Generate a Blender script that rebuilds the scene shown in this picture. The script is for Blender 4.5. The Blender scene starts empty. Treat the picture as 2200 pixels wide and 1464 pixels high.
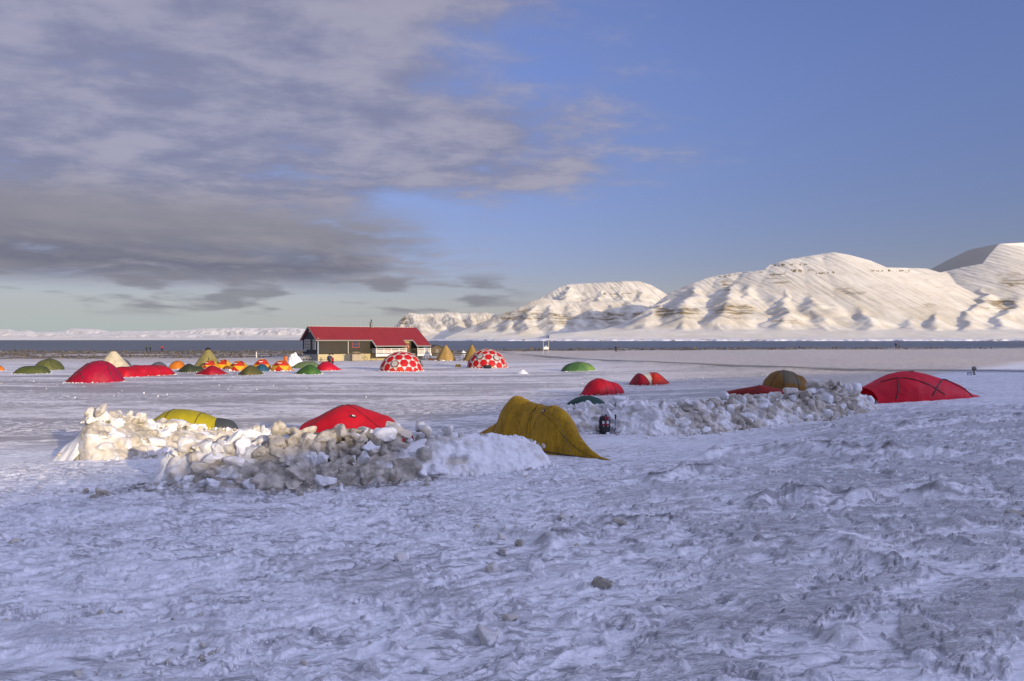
import bpy, bmesh, math, random
import numpy as np
from mathutils import Vector, Matrix
random.seed(7); RNG = np.random.default_rng(11)
S = bpy.context.scene; COL = S.collection
F, CY, ZC = 1500.0, 731.0, 3.4      # focal length in photo pixels, horizon row, eye height above the field
SUN_EL, SUN_AZ = math.radians(9.5), math.radians(38)      # sun behind the viewer, to the right
SH = np.array([math.sin(SUN_AZ), -math.cos(SUN_AZ)])      # horizontal unit vector towards the sun

# ---------------------------------------------------------------- noise
_H = np.random.default_rng(5).random((256, 256)).astype(np.float32)
_G = np.random.default_rng(6).random((256, 256)).astype(np.float32) * 2 * np.pi
def sm(a, b, x):
    t = np.clip((x - a) / (b - a), 0, 1); return t * t * (3 - 2 * t)
def perlin(x, y, seed=0):
    x = np.asarray(x, float) + seed * 37.17; y = np.asarray(y, float) + seed * 91.7
    xi = np.floor(x).astype(int); yi = np.floor(y).astype(int); fx = x - xi; fy = y - yi
    u = fx * fx * fx * (fx * (fx * 6 - 15) + 10); v = fy * fy * fy * (fy * (fy * 6 - 15) + 10)
    def g(ix, iy, dx, dy):
        a = _G[ix & 255, iy & 255]; return np.cos(a) * dx + np.sin(a) * dy
    n00 = g(xi, yi, fx, fy); n10 = g(xi + 1, yi, fx - 1, fy); n01 = g(xi, yi + 1, fx, fy - 1); n11 = g(xi + 1, yi + 1, fx - 1, fy - 1)
    return ((n00 * (1 - u) + n10 * u) * (1 - v) + (n01 * (1 - u) + n11 * u) * v) * 1.4
def fbm(x, y, o=4, seed=0, gain=.5, lac=2.03):
    r = 0; a = 1; s = 0
    for k in range(o):
        r = r + a * perlin(x, y, seed + k * 3); s += a; a *= gain; x = x * lac; y = y * lac
    return r / s * 1.5
def ridged(x, y, o=4, seed=0, gain=.5):
    r = 0; a = 1; s = 0
    for k in range(o):
        r = r + a * (1 - np.abs(perlin(x, y, seed + k * 3)) * 2); s += a; a *= gain; x = x * 2.03; y = y * 2.03
    return r / s
def worley(x, y, seed=0):
    """distance to nearest cell point and that cell's random value"""
    xi = np.floor(x).astype(int); yi = np.floor(y).astype(int)
    best = np.full(np.shape(x), 9.0); val = np.zeros(np.shape(x))
    for i in (-1, 0, 1):
        for j in (-1, 0, 1):
            cx = (xi + i + seed * 13) & 255; cy = (yi + j + seed * 29) & 255
            px = xi + i + _H[cx, cy]; py = yi + j + _H[cy, cx]
            d = np.hypot(x - px, y - py); m = d < best
            best = np.where(m, d, best); val = np.where(m, _H[(cx * 7 + 3) & 255, (cy * 5 + 1) & 255], val)
    return best, val
def perlin3(p, seed=0):
    x, y, z = p[:, 0], p[:, 1], p[:, 2]
    return (perlin(x + z * .61, y + z * .37, seed) + perlin(y - x * .43, z + x * .29, seed + 5) + perlin(z + y * .33, x - y * .51, seed + 9)) * .62
def fbm3(p, o=3, seed=0):
    r = 0; a = 1; s = 0
    for k in range(o):
        r = r + a * perlin3(p, seed + k * 2); s += a; a *= .5; p = p * 2.07
    return r / s * 1.3

# ---------------------------------------------------------------- materials
def new_mat(name):
    m = bpy.data.materials.new(name); m.use_nodes = True; nt = m.node_tree
    for n in list(nt.nodes): nt.nodes.remove(n)
    return m, nt
class NT:
    def __init__(s, nt): s.nt = nt
    def n(s, t, **k):
        nd = s.nt.nodes.new(t)
        for a, b in k.items(): setattr(nd, a, b)
        return nd
    def l(s, a, b): s.nt.links.new(a, b)
    def _in(s, sock, v):
        if hasattr(v, 'is_output') or isinstance(v, bpy.types.NodeSocket): s.l(v, sock)
        elif isinstance(v, (tuple, list)) and len(v) == 3 and sock.type == 'RGBA': sock.default_value = (*v, 1)
        else: sock.default_value = v
    def math(s, op, a, b=0., c=0., clamp=False):
        m = s.n('ShaderNodeMath', operation=op, use_clamp=clamp); s._in(m.inputs[0], a); s._in(m.inputs[1], b)
        if op in ('MULTIPLY_ADD', 'SMOOTH_MIN'): s._in(m.inputs[2], c)
        return m.outputs[0]
    def mix(s, f, a, b, bt='MIX'):
        m = s.n('ShaderNodeMix', data_type='RGBA', blend_type=bt); s._in(m.inputs[0], f); s._in(m.inputs[6], a); s._in(m.inputs[7], b); return m.outputs[2]
    def ramp(s, f, lo, hi, a=0., b=1.):
        m = s.n('ShaderNodeMapRange', interpolation_type='SMOOTHSTEP'); s._in(m.inputs[0], f); m.inputs[1].default_value = lo; m.inputs[2].default_value = hi
        m.inputs[3].default_value = a; m.inputs[4].default_value = b; return m.outputs[0]
    def noise(s, vec, scale, detail=4., rough=.55, dist=0., dim='3D'):
        m = s.n('ShaderNodeTexNoise', noise_dimensions=dim); s.l(vec, m.inputs['Vector']); m.inputs['Scale'].default_value = scale
        m.inputs['Detail'].default_value = detail; m.inputs['Roughness'].default_value = rough; m.inputs['Distortion'].default_value = dist
        return m.outputs[0]
    def mapping(s, vec, scale=(1, 1, 1), rot=(0, 0, 0), loc=(0, 0, 0)):
        m = s.n('ShaderNodeMapping'); s.l(vec, m.inputs[0]); m.inputs['Location'].default_value = loc; m.inputs['Rotation'].default_value = rot; m.inputs['Scale'].default_value = scale; return m.outputs[0]
    def attr(s, name): return s.n('ShaderNodeAttribute', attribute_name=name).outputs['Fac']
    def obj(s): return s.n('ShaderNodeTexCoord').outputs['Object']
    def pos(s): return s.n('ShaderNodeNewGeometry').outputs['Position']
    def bump(s, h, strength=.5, dist=.02, nrm=None):
        b = s.n('ShaderNodeBump'); b.inputs['Strength'].default_value = strength; b.inputs['Distance'].default_value = dist; s.l(h, b.inputs['Height'])
        if nrm is not None: s.l(nrm, b.inputs['Normal'])
        return b.outputs[0]
    def out(s, col, rough=.7, spec=.5, nrm=None, metal=0., extra=None):
        p = s.n('ShaderNodeBsdfPrincipled'); o = s.n('ShaderNodeOutputMaterial'); s._in(p.inputs['Base Color'], col); s._in(p.inputs['Roughness'], rough)
        p.inputs['Specular IOR Level'].default_value = spec; s._in(p.inputs['Metallic'], metal)
        if nrm is not None: s.l(nrm, p.inputs['Normal'])
        sh = p.outputs[0]
        if extra:
            t = s.n('ShaderNodeBsdfTranslucent'); s._in(t.inputs[0], col)
            if nrm is not None: s.l(nrm, t.inputs['Normal'])
            mx = s.n('ShaderNodeMixShader'); mx.inputs[0].default_value = extra; s.l(sh, mx.inputs[1]); s.l(t.outputs[0], mx.inputs[2]); sh = mx.outputs[0]
        s.l(sh, o.inputs[0]); return p
_MC = {}
def plain(name, col, rough=.6, var=.12, scale=6, bump=.15, spec=.4, metal=0., dist=.01):
    if name in _MC: return _MC[name]
    m, nt = new_mat(name); t = NT(nt); v = t.obj(); n = t.noise(v, scale, 5)
    c = t.mix(n, tuple(x * (1 - var * 1.6) for x in col), tuple(min(1, x * (1 + var * 1.6)) for x in col))
    t.out(c, rough, spec, t.bump(n, bump, dist), metal); _MC[name] = m; return m
def fabric(name, col, rough=.55, trans=.18, spec=.35):
    k = 'fabric_' + name
    if k in _MC: return _MC[k]
    m, nt = new_mat(k); t = NT(nt); v = t.obj()
    n = t.noise(v, 1.6, 3, .5, .6); fine = t.noise(t.mapping(v, (3, 9, 3)), 3.5, 4, .6)
    c = t.mix(t.ramp(n, .3, .7), tuple(x * .86 for x in col), tuple(min(1, x * 1.1) for x in col))
    h = t.math('ADD', n, t.math('MULTIPLY', fine, .35))
    t.out(c, rough, spec, t.bump(h, .35, .05), 0., trans); _MC[k] = m; return m

# ---------------------------------------------------------------- mesh building
def mesh_np(name, V, Fc, mats=(), attrs=None, smooth=True, parent=None, mi=None):
    me = bpy.data.meshes.new(name); V = np.asarray(V, np.float32); Fc = np.asarray(Fc, np.int32); k = Fc.shape[1]; n = len(Fc)
    me.vertices.add(len(V)); me.vertices.foreach_set('co', V.ravel())
    me.loops.add(n * k); me.loops.foreach_set('vertex_index', Fc.ravel())
    me.polygons.add(n); me.polygons.foreach_set('loop_start', np.arange(0, n * k, k, dtype=np.int32)); me.polygons.foreach_set('loop_total', np.full(n, k, np.int32))
    if smooth: me.polygons.foreach_set('use_smooth', np.ones(n, bool))
    for m in mats: me.materials.append(m)
    if mi is not None: me.polygons.foreach_set('material_index', np.asarray(mi, np.int32))
    for a, d in (attrs or {}).items():
        at = me.attributes.new(a, 'FLOAT', 'POINT'); at.data.foreach_set('value', np.asarray(d, np.float32).ravel())
    me.update(calc_edges=True); me.validate()
    o = bpy.data.objects.new(name, me); COL.objects.link(o)
    if parent is not None: o.parent = parent
    return o
def gridfaces(nr, nc, wrap=False):
    c = nc if wrap else nc - 1
    i, j = np.meshgrid(np.arange(nr - 1), np.arange(c), indexing='ij'); j2 = (j + 1) % nc
    return np.stack([i * nc + j, i * nc + j2, (i + 1) * nc + j2, (i + 1) * nc + j], -1).reshape(-1, 4)
class MB:
    """collects shapes that become ONE mesh object"""
    def __init__(s): s.v = []; s.f = []; s.m = []
    def add(s, vs, fs, mi=0):
        b = len(s.v); s.v += [tuple(float(c) for c in v) for v in vs]; s.f += [tuple(b + i for i in f) for f in fs]; s.m += [mi] * len(fs); return s
    def box(s, c, size, rz=0, mi=0, taper=1.):
        hx, hy, hz = [q / 2 for q in size]; R = Matrix.Rotation(rz, 3, 'Z'); vs = []
        for z in (-hz, hz):
            k = taper if z > 0 else 1
            for x, y in ((-hx, -hy), (hx, -hy), (hx, hy), (-hx, hy)): vs.append(Vector(c) + R @ Vector((x * k, y * k, z)))
        return s.add(vs, [(0, 3, 2, 1), (4, 5, 6, 7), (0, 1, 5, 4), (1, 2, 6, 5), (2, 3, 7, 6), (3, 0, 4, 7)], mi)
    def tube(s, pts, r, n=6, mi=0, r2=None):
        pts = [Vector(p) for p in pts]; rings = []; m = len(pts)
        for i, p in enumerate(pts):
            d = (pts[min(i + 1, m - 1)] - pts[max(i - 1, 0)]).normalized()
            a = d.orthogonal().normalized() if i == 0 else (a - d * a.dot(d)).normalized()
            b = d.cross(a); rr = r if r2 is None else r + (r2 - r) * i / (m - 1)
            rings.append([p + (a * math.cos(2 * math.pi * k / n) + b * math.sin(2 * math.pi * k / n)) * rr for k in range(n)])
        vs = [v for r_ in rings for v in r_]
        fs = [(i * n + k, i * n + (k + 1) % n, (i + 1) * n + (k + 1) % n, (i + 1) * n + k) for i in range(m - 1) for k in range(n)]
        fs += [tuple(range(n))[::-1], tuple(range((m - 1) * n, m * n))]
        return s.add(vs, fs, mi)
    def lathe(s, prof, c=(0, 0, 0), n=16, mi=0):
        vs = [(c[0] + r * math.cos(2 * math.pi * k / n), c[1] + r * math.sin(2 * math.pi * k / n), c[2] + z) for r, z in prof for k in range(n)]
        fs = [(i * n + k, i * n + (k + 1) % n, (i + 1) * n + (k + 1) % n, (i + 1) * n + k) for i in range(len(prof) - 1) for k in range(n)]
        fs += [tuple(range(n))[::-1], tuple(range((len(prof) - 1) * n, len(prof) * n))]
        return s.add(vs, fs, mi)
    def build(s, name, mats, parent=None, smooth=False, bevel=0):
        me = bpy.data.meshes.new(name); me.from_pydata(s.v, [], s.f)
        for m in (mats if isinstance(mats, (list, tuple)) else [mats]): me.materials.append(m)
        me.polygons.foreach_set('material_index', s.m)
        if smooth: me.polygons.foreach_set('use_smooth', [True] * len(s.f))
        me.update(); o = bpy.data.objects.new(name, me); COL.objects.link(o)
        if parent is not None: o.parent = parent
        if bevel:
            b = o.modifiers.new('b', 'BEVEL'); b.width = bevel; b.segments = 2; b.limit_method = 'ANGLE'
        return o
def tag(o, label=None, cat=None, group=None, kind=None):
    if label: o['label'] = label
    if cat: o['category'] = cat
    if group: o['group'] = group
    if kind: o['kind'] = kind
    return o
def thing(name, label, cat, loc, rz=0, group=None):
    o = bpy.data.objects.new(name, None); COL.objects.link(o); o.location = loc; o.rotation_euler.z = rz; o.empty_display_size = .2
    return tag(o, label, cat, group, 'thing')
def copy_tree(o, parent=None):
    kids = [c for c in bpy.data.objects if c.parent == o]
    c = o.copy(); COL.objects.link(c); c.parent = parent
    for k in kids: copy_tree(k, c)
    return c

# ---------------------------------------------------------------- lie of the land
def ctl(u, v, d): return ((u - 1100) / F * d, d, ZC - (v - CY) / F * d)
_C = [ctl(0, 1010, 17), ctl(110, 995, 17), ctl(335, 1042, 13.4), ctl(650, 1062, 13.2), ctl(1195, 1006, 15.6), ctl(1335, 993, 16.6), ctl(1290, 932, 24),
      ctl(1520, 936, 23.4), ctl(1750, 906, 25.3), ctl(1890, 880, 27), ctl(2095, 853, 29), ctl(1980, 864, 27.3), ctl(2200, 822, 40), ctl(2093, 805, 50), ctl(2200, 794, 62),
      (-3, 4, 1.22), (0, 4, 1.24), (3, 4, 1.32), (-5, 7, .98), (0, 7, 1.04), (5, 7, 1.2), (-8, 10.5, .72), (0, 10.5, .82), (7.5, 10.5, 1.08), (10, 15, 1.0), (15, 20, 1.02), (22, 28, 1.15),
      (0, 0, 1.45), (-8, 0, 1.3), (8, 0, 1.6), (-30, 0, .9), (30, 0, 1.7), (-60, -30, .8), (60, -30, 2), (0, -30, 1.7), (-40, 20, .1), (60, 30, 1.4), (-22, 17, .15), (45, 45, 1.1),
      (-8, 23.5, 0), (-3, 24, .03), (2, 27, .1), (-20, 28, 0), (-40, 40, 0), (0, 35, 0), (5, 45, 0), (10, 54, .0), (19, 44, .45), (16, 38, .6), (-20, 60, 0), (0, 60, 0), (-60, 80, 0), (-20, 80, 0), (0, 85, 0),
      (-33, 118, 0), (-12, 125, 0), (-100, 130, -.1), (5, 100, .1), (8, 75, .12), (-60, 150, -.1), (60, 120, .8), (90, 100, 1), (60, 190, .95), (20, 190, .75), (140, 190, 1.1), (-150, 200, .1), (-70, 200, .12), (-20, 200, .3),
      (0, 156, .45), (18, 92, .55), (25, 76, .6), (34, 61, .72), (300, 200, 1.4), (-300, 200, .3), (400, -100, 3), (-400, -100, 1), (0, -400, 3)]
_C = np.array(_C)
def _rbf():
    n = len(_C); A = np.hypot(_C[:, None, 0] - _C[None, :, 0], _C[:, None, 1] - _C[None, :, 1]) + np.eye(n) * -.8
    M = np.zeros((n + 1, n + 1)); M[:n, :n] = A; M[:n, n] = M[n, :n] = 1
    return np.linalg.solve(M, np.append(_C[:, 2], 0))
_W = _rbf()
CREST = np.array([(-12, 230), (0, 156), (18, 92), (25, 76), (34, 61), (60, 45), (120, 30)], float)
EDGE = np.array([(-116, -165), (-8.4, 17.3), (12.5, 56.5), (30, 61), (130, 84), (400, 140)], float)     # where the hill's shadow ends on the field
HILL = 15.
_RIDGE = EDGE + SH * (HILL - .35) / math.tan(SUN_EL)
def sdist(x, y, L):
    """signed distance to a polyline, positive on its right-hand side"""
    best = np.full(np.shape(x), 1e9); sg = np.zeros(np.shape(x))
    for k in range(len(L) - 1):
        a, b = L[k], L[k + 1]; d = b - a; ln = d @ d
        t = ((x - a[0]) * d[0] + (y - a[1]) * d[1]) / ln
        t = np.clip(t, 0 if k else -5, 1 if k < len(L) - 2 else 5)
        dx = x - a[0] - t * d[0]; dy = y - a[1] - t * d[1]; r = np.hypot(dx, dy); m = r < best
        best = np.where(m, r, best); sg = np.where(m, np.sign(d[1] * dx - d[0] * dy), sg)
    return best * sg
def macro(x, y):
    x = np.asarray(x, float); y = np.asarray(y, float); sh = x.shape; x = x.ravel(); y = y.ravel()
    h = np.zeros(len(x)) + _W[-1]
    cx = np.clip(x, -400, 400); cy = np.clip(y, -400, 260)
    for k in range(len(_C)): h += _W[k] * np.hypot(cx - _C[k, 0], cy - _C[k, 1])
    sd = sdist(x, y, CREST) + fbm(x / 9, y / 9, 3, 15) * 1.6
    near = (y > 30) & (y < 230)
    h = h + np.where(near, .16 * np.exp(-(sd / 2.2) ** 2) * sm(45, 60, y) - .13 * sm(0.2, 3.0, sd) * sm(38, 60, y) * (1 - sm(15, 60, sd)), 0)
    wob = fbm(x / 25, y / 25, 3, 3)
    h = h - 6 * sm(208, 232, y + wob * 6)
    m = (y < 60)
    sr = np.where(m, sdist(x, y, _RIDGE), -999)
    f_ = sm(-26, 1, sr); h = h * (1 - f_) + HILL * f_
    return h.reshape(sh)
def zat(x, y): return float(macro(np.array([x]), np.array([y]))[0])
_D = np.geomspace(3.5, 260, 5000)
def gp(u, v):
    """the ground point seen at photo pixel (u, v)"""
    z = macro((u - 1100) / F * _D, _D); ray = ZC - (v - CY) / F * _D
    i = int(np.argmax(ray <= z)); d = _D[i]
    return Vector(((u - 1100) / F * d, d, float(z[i])))
# ---------------------------------------------------------------- camera, light, sky
cam = bpy.data.cameras.new('camera'); co = bpy.data.objects.new('camera', cam); COL.objects.link(co); S.camera = co
co.location = (0, 0, ZC); co.rotation_euler = (math.radians(90), 0, 0); cam.sensor_width = 36; cam.lens = F / 2200 * 36
cam.shift_y = -(732 - CY) / 2200; cam.clip_end = 200000; cam.clip_start = .1
sun = bpy.data.lights.new('sun', 'SUN'); sun.energy = 4.5; sun.angle = math.radians(.5); sun.color = (1, .80, .48)
so = bpy.data.objects.new('sun', sun); COL.objects.link(so)
sd_ = Vector((SH[0] * math.cos(SUN_EL), SH[1] * math.cos(SUN_EL), math.sin(SUN_EL))); so.rotation_euler = sd_.to_track_quat('Z', 'Y').to_euler()
S.view_settings.view_transform = 'Standard'; S.view_settings.look = 'None'; S.view_settings.exposure = 0
S.cycles.max_bounces = 6; S.cycles.diffuse_bounces = 3; S.cycles.glossy_bounces = 2; S.cycles.transmission_bounces = 3; S.cycles.use_denoising = True

def sky_world():
    w = bpy.data.worlds.new('World'); S.world = w; w.use_nodes = True; nt = w.node_tree
    for n in list(nt.nodes): nt.nodes.remove(n)
    t = NT(nt)
    sky = t.n('ShaderNodeTexSky', sky_type='NISHITA', sun_disc=False, sun_elevation=SUN_EL, sun_rotation=math.atan2(SH[0], SH[1]), altitude=0, air_density=1.0, dust_density=.6, ozone_density=3.0)
    G = t.n('ShaderNodeTexCoord').outputs['Generated']
    sx = t.n('ShaderNodeSeparateXYZ'); t.l(G, sx.inputs[0]); X, Y, Z = sx.outputs
    el = t.math('ARCSINE', Z); az = t.math('ARCTAN2', X, Y)
    # cloud deck: direction projected on a curved sheet, so far clouds flatten towards the horizon
    zz = t.math('ADD', t.math('MAXIMUM', Z, 0.), .10)
    cb = t.n('ShaderNodeCombineXYZ'); t.l(t.math('DIVIDE', X, zz), cb.inputs[0]); t.l(t.math('DIVIDE', Y, zz), cb.inputs[1]); P = cb.outputs[0]
    n1 = t.noise(t.mapping(P, (1, 1.25, 1), (0, 0, .35), (3.1, 1.7, 0)), 1.35, 8, .56, .12)
    n2 = t.noise(t.mapping(P, (1, 1.25, 1), (0, 0, -.3), (7.7, 4.1, 0)), 3.4, 7, .60, .12)
    n3 = t.noise(t.mapping(P, (1, 1.2, 1), (0, 0, .1), (1.4, 9.4, 0)), .55, 3, .5, .2)
    fc = t.n('ShaderNodeFloatCurve'); t.l(t.math('MULTIPLY', el, 2.), fc.inputs[1])     # el 0..0.5 rad
    c = fc.mapping.curves[0]      # height above horizon (x2) -> azimuth of the deck's right edge ((az+1)/2)
    pts = [(0, .40), (.08, .43), (.15, .46), (.22, .46), (.28, .445), (.36, .47), (.42, .56), (.50, .62), (.60, .60), (.75, .565), (.9, .57), (1, .60)]
    c.points[0].location = pts[0]; c.points[1].location = pts[-1]
    for p in pts[1:-1]: c.points.new(*p)
    fc.mapping.update()
    edge = t.math('SUBTRACT', t.math('MULTIPLY', fc.outputs[0], 2.), 1.)
    d = t.math('SUBTRACT', edge, az)                                     # >0 inside the deck
    soft = t.math('ADD', d, t.math('MULTIPLY', t.math('SUBTRACT', n2, .5), .5))
    inside = t.ramp(soft, -.10, .16)
    rear = t.ramp(Y, -.3, .1)                                             # behind the viewer: broken cloud only
    inside = t.math('MULTIPLY', inside, rear)
    fade = t.ramp(el, .055, .095)
    dens = t.math('ADD', t.math('MULTIPLY', n1, .75), t.math('MULTIPLY', n2, .35))
    thick = t.ramp(d, 0., .5)
    cover = t.ramp(t.math('ADD', dens, t.math('MULTIPLY', thick, .19)), .44, .68)
    a_main = t.math('MULTIPLY', t.math('MULTIPLY', inside, cover), fade)
    # low dark bank on the left
    bank_n = t.noise(t.mapping(G, (5, 5, 22), (0, 0, 0), (.3, 0, 2.2)), 1.3, 6, .55, .2)
    bank_e = t.math('MULTIPLY', t.ramp(el, .062, .098), t.ramp(el, .15, .21, 1., 0.))
    bank_a = t.ramp(t.math('ADD', az, t.math('MULTIPLY', bank_n, .16)), -.16, .0, 1., 0.)
    bank = t.math('MULTIPLY', t.math('MULTIPLY', bank_e, bank_a), t.ramp(bank_n, .28, .44))
    bank = t.math('MULTIPLY', bank, rear)
    # small flat scraps near the horizon
    sc_n = t.noise(t.mapping(G, (7, 7, 38), (0, 0, 0), (.9, 2, .6)), 1.5, 5, .5, .15)
    sc_e = t.math('MULTIPLY', t.ramp(el, .028, .045), t.ramp(el, .08, .10, 1., 0.))
    scr = t.math('MULTIPLY', t.math('MULTIPLY', sc_e, t.ramp(az, -.05, .06, 1., 0.)), t.ramp(sc_n, .46, .64))
    scr = t.math('MULTIPLY', scr, rear)
    # thin wisps top right
    wn = t.noise(t.mapping(P, (.5, 1.5, 1), (0, 0, -.5), (5, 2, 0)), 1.3, 6, .6, .8)
    wis = t.math('MULTIPLY', t.ramp(wn, .56, .85, 0., .35), t.ramp(el, .30, .45))
    # colours (divided by the background strength)
    K = 1 / .15
    base = sky.outputs[0]
    base = t.mix(1., base, SKY_TINT, 'MULTIPLY')
    dim = t.ramp(el, .02, .48, .60, 1.); dcb = t.n('ShaderNodeCombineXYZ'); [t.l(dim, dcb.inputs[i]) for i in range(3)]; base = t.mix(1., base, dcb.outputs[0], 'MULTIPLY')
    hz = t.ramp(el, 0., .12, 1., 0.); hz = t.math('MULTIPLY', hz, t.ramp(az, -.6, .5, .85, .30))
    base = t.mix(hz, base, (.42 * K, .50 * K, .52 * K))
    lo = tuple(q * K for q in (.23, .235, .34)); hi = tuple(q * K for q in (.38, .365, .455)); dk = tuple(q * K for q in (.155, .165, .225)); wm = tuple(q * K for q in (.36, .32, .33))
    lit = t.ramp(t.math('ADD', t.math('MULTIPLY', n2, .65), t.math('MULTIPLY', n1, .35)), .40, .62)
    ccol = t.mix(lit, lo, hi)
    warm = t.math('MULTIPLY', t.ramp(el, .12, .26, 1., .0), .6)
    ccol = t.mix(warm, ccol, t.mix(lit, tuple(q * K for q in (.205, .20, .26)), wm))
    r = t.mix(t.math('MULTIPLY', wis, 1.), base, tuple(q * K for q in (.40, .40, .52)))
    r = t.mix(t.math('MULTIPLY', a_main, .88), r, ccol)
    bcol = t.mix(t.ramp(bank_n, .42, .70), dk, tuple(q * K for q in (.33, .31, .34)))
    bcol = t.mix(t.ramp(el, .09, .17), bcol, tuple(q * K for q in (.27, .265, .315)))
    r = t.mix(t.math('MULTIPLY', bank, .86), r, bcol)
    r = t.mix(t.math('MULTIPLY', scr, .8), r, tuple(q * K for q in (.225, .225, .27)))
    # added fill light: unseen sky overhead and behind the viewer made brighter
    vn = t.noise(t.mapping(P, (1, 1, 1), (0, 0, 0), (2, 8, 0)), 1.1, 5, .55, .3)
    sky_fill = t.math('MULTIPLY', t.math('MULTIPLY', t.math('MAXIMUM', t.ramp(Y, .25, -.35), t.ramp(el, .60, .85)), t.ramp(el, -.02, .08)), t.ramp(vn, .25, .6, .4, .8))
    r = t.mix(sky_fill, r, tuple(q * K for q in (.30, .33, .52)))
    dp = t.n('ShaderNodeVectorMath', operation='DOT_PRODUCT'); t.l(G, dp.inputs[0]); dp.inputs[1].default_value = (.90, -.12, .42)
    side_fill = t.math('MULTIPLY', t.ramp(dp.outputs['Value'], .58, .97), t.ramp(Y, .30, .05))      # added bright patch in the unseen sky to the right, side fill for relief
    r = t.mix(side_fill, r, tuple(q * K for q in (1.55, 1.62, 2.45)))
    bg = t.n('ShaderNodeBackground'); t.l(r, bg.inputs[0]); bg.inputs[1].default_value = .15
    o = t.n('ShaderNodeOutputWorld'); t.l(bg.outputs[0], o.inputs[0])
    w.cycles.sampling_method = 'MANUAL'; w.cycles.sample_map_resolution = 512
SKY_TINT = (1.42, 1.05, 1.34)
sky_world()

# ---------------------------------------------------------------- ground
MIDWALL = np.array([(-6.9, 13.5), (-3.8, 13.9), (-.5, 15.0), (1.0, 15.7)], float)
def ledge(x, y, pts, w, hgt, seed):
    """a low drifted ledge along a polyline: steep broken face towards the viewer, long lee slope"""
    L = np.array(pts, float); s = sdist(x, y, L) + fbm(x * 1.3, y * 1.3, 3, seed) * .28
    a, b = L[0], L[-1]; d = (b - a); t = ((x - a[0]) * d[0] + (y - a[1]) * d[1]) / (d @ d)
    env = sm(-.04, .1, t) * (1 - sm(.9, 1.06, t)) * (.55 + .6 * sm(-.3, .4, fbm(x * .9, y * .9, 3, seed + 1)))
    f = np.where(s < 0, 1 - sm(0, w, -s), 1 - sm(0, w * .38, s))
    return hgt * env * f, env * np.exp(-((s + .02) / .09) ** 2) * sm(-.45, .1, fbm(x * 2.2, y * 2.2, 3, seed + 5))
def detail(x, y, r):
    near = 1 - sm(30, 70, r)
    ca, sa = .84, .54
    a = x * ca + y * sa; b = -x * sa + y * ca                      # a: along the wind
    wx = fbm(x * .35, y * .35, 3, 21) * 1.2; wy = fbm(x * .35, y * .35, 3, 24) * 1.2
    right = sm(-3, 5, x - (y - 8) * .25 + wx)                       # slabby ice to the right, hard flat snow to the left
    fg = 1 - sm(13, 21, y + wx * 2 - sm(4, 12, x) * 8)
    big = fbm((a + wx) * .46, (b + wy) * 1.15, 5, 31, .52)
    mid = fbm((a + wx * .5) * 1.8, (b + wy * .5) * 4.6, 5, 35, .6)
    fine = fbm(a * 4.2, b * 10, 4, 39, .6)
    slab = sm(-.06, .12, big + .55 * mid + (right - .62) * .42)
    rough = slab * (.034 + .055 * right) + mid * (.014 + .012 * right) + fine * .004 + .006 * np.abs(fbm(x * 7, y * 7, 3, 47)) * slab
    fill = .026 + .032 * right + .036 * fbm(a * .6 + 4, b * 1.1, 3, 43) + .010 * fbm(a * 2.2, b * 5.5, 2, 45)
    k = .006
    hh = np.maximum(rough, fill) + k * np.exp(-np.abs(rough - fill) / k) * .5
    sas = ridged(a * .95 + wx, b * 3.6 + wy * 1.5 + .5 * mid, 3, 55, .55); sas2 = ridged(a * 2.4, b * 8.5 + mid, 2, 57, .5)
    hh0 = .050 * (sm(.35, .95, sas) - .5) + .016 * (sas2 - .5)
    crust = sm(-.006, .022, rough - fill)
    hh = hh + hh0 * (1 - .6 * crust) * (1 - .75 * right)
    streak = sm(.02, .30, fbm(a * 1.3 + 9, b * 6.5, 5, 63, .62) + .5 * fbm(a * .3, b * .6, 2, 65)) * sm(.55, .25, sas)
    edge = np.exp(-np.abs(rough - fill) / .012)
    # clods lying on the crust
    clod = 0; cm = 0
    for sc, amp, th, sd in ((1.7, .065, .80, 1), (3.6, .05, .80, 2), (7.5, .028, .76, 3)):
        d, v = worley(x * sc + wx * .3, y * sc * 1.0 + wy * .3, sd)
        rad = .19 + .18 * (v - th) / (1 - th)
        ang = fbm(x * sc * 2.3, y * sc * 2.3, 2, 50 + sd) * .12
        m = (v > th) * sm(.0, 1., (rad + ang - d) / .13)
        dens = sm(-.25, .35, fbm(x * .33, y * .5, 3, 61 + sd) + right * .35 - .1)
        clod = np.maximum(clod, m * amp * dens * (.6 + .6 * (v * 7 % 1)) * (.75 + .5 * sm(0, rad, rad - d))); cm = np.maximum(cm, m * dens * (.3 + .7 * ((v * 13) % 1)))
    hh = hh * fg + clod * fg * near + (1 - fg) * near * (.03 * fbm(a * .8, b * 2.2, 4, 70) + .012 * fine)
    led = 0; le = 0
    for pts, w, hg, sd in LEDGES:
        q, e = ledge(x, y, pts, w, hg, sd); led = np.maximum(led, q); le = np.maximum(le, e)
    hh = hh + led
    foot = 0
    for fx, fy, fr, rz, dp in FEET:
        dx = (x - fx) * math.cos(rz) + (y - fy) * math.sin(rz); dy = -(x - fx) * math.sin(rz) + (y - fy) * math.cos(rz)
        q = np.hypot(dx / fr, dy / (fr * .5)); foot = foot - dp * (1 - sm(.55, 1.0, q)) + dp * .35 * np.exp(-((q - 1.25) / .2) ** 2) * (.5 + fbm(x * 9, y * 9, 2, 80))
    hh = hh + foot
    crust = np.clip(crust * fg * (1 - sm(0.01, .05, led)) + le, 0, 1)
    crust = np.maximum(np.maximum(crust * (.5 + .5 * right), streak * fg * .9), cm * .85 * fg)
    return hh, crust, le
def w2(u, v):
    p = gp(u, v); return (p.x, p.y)
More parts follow.
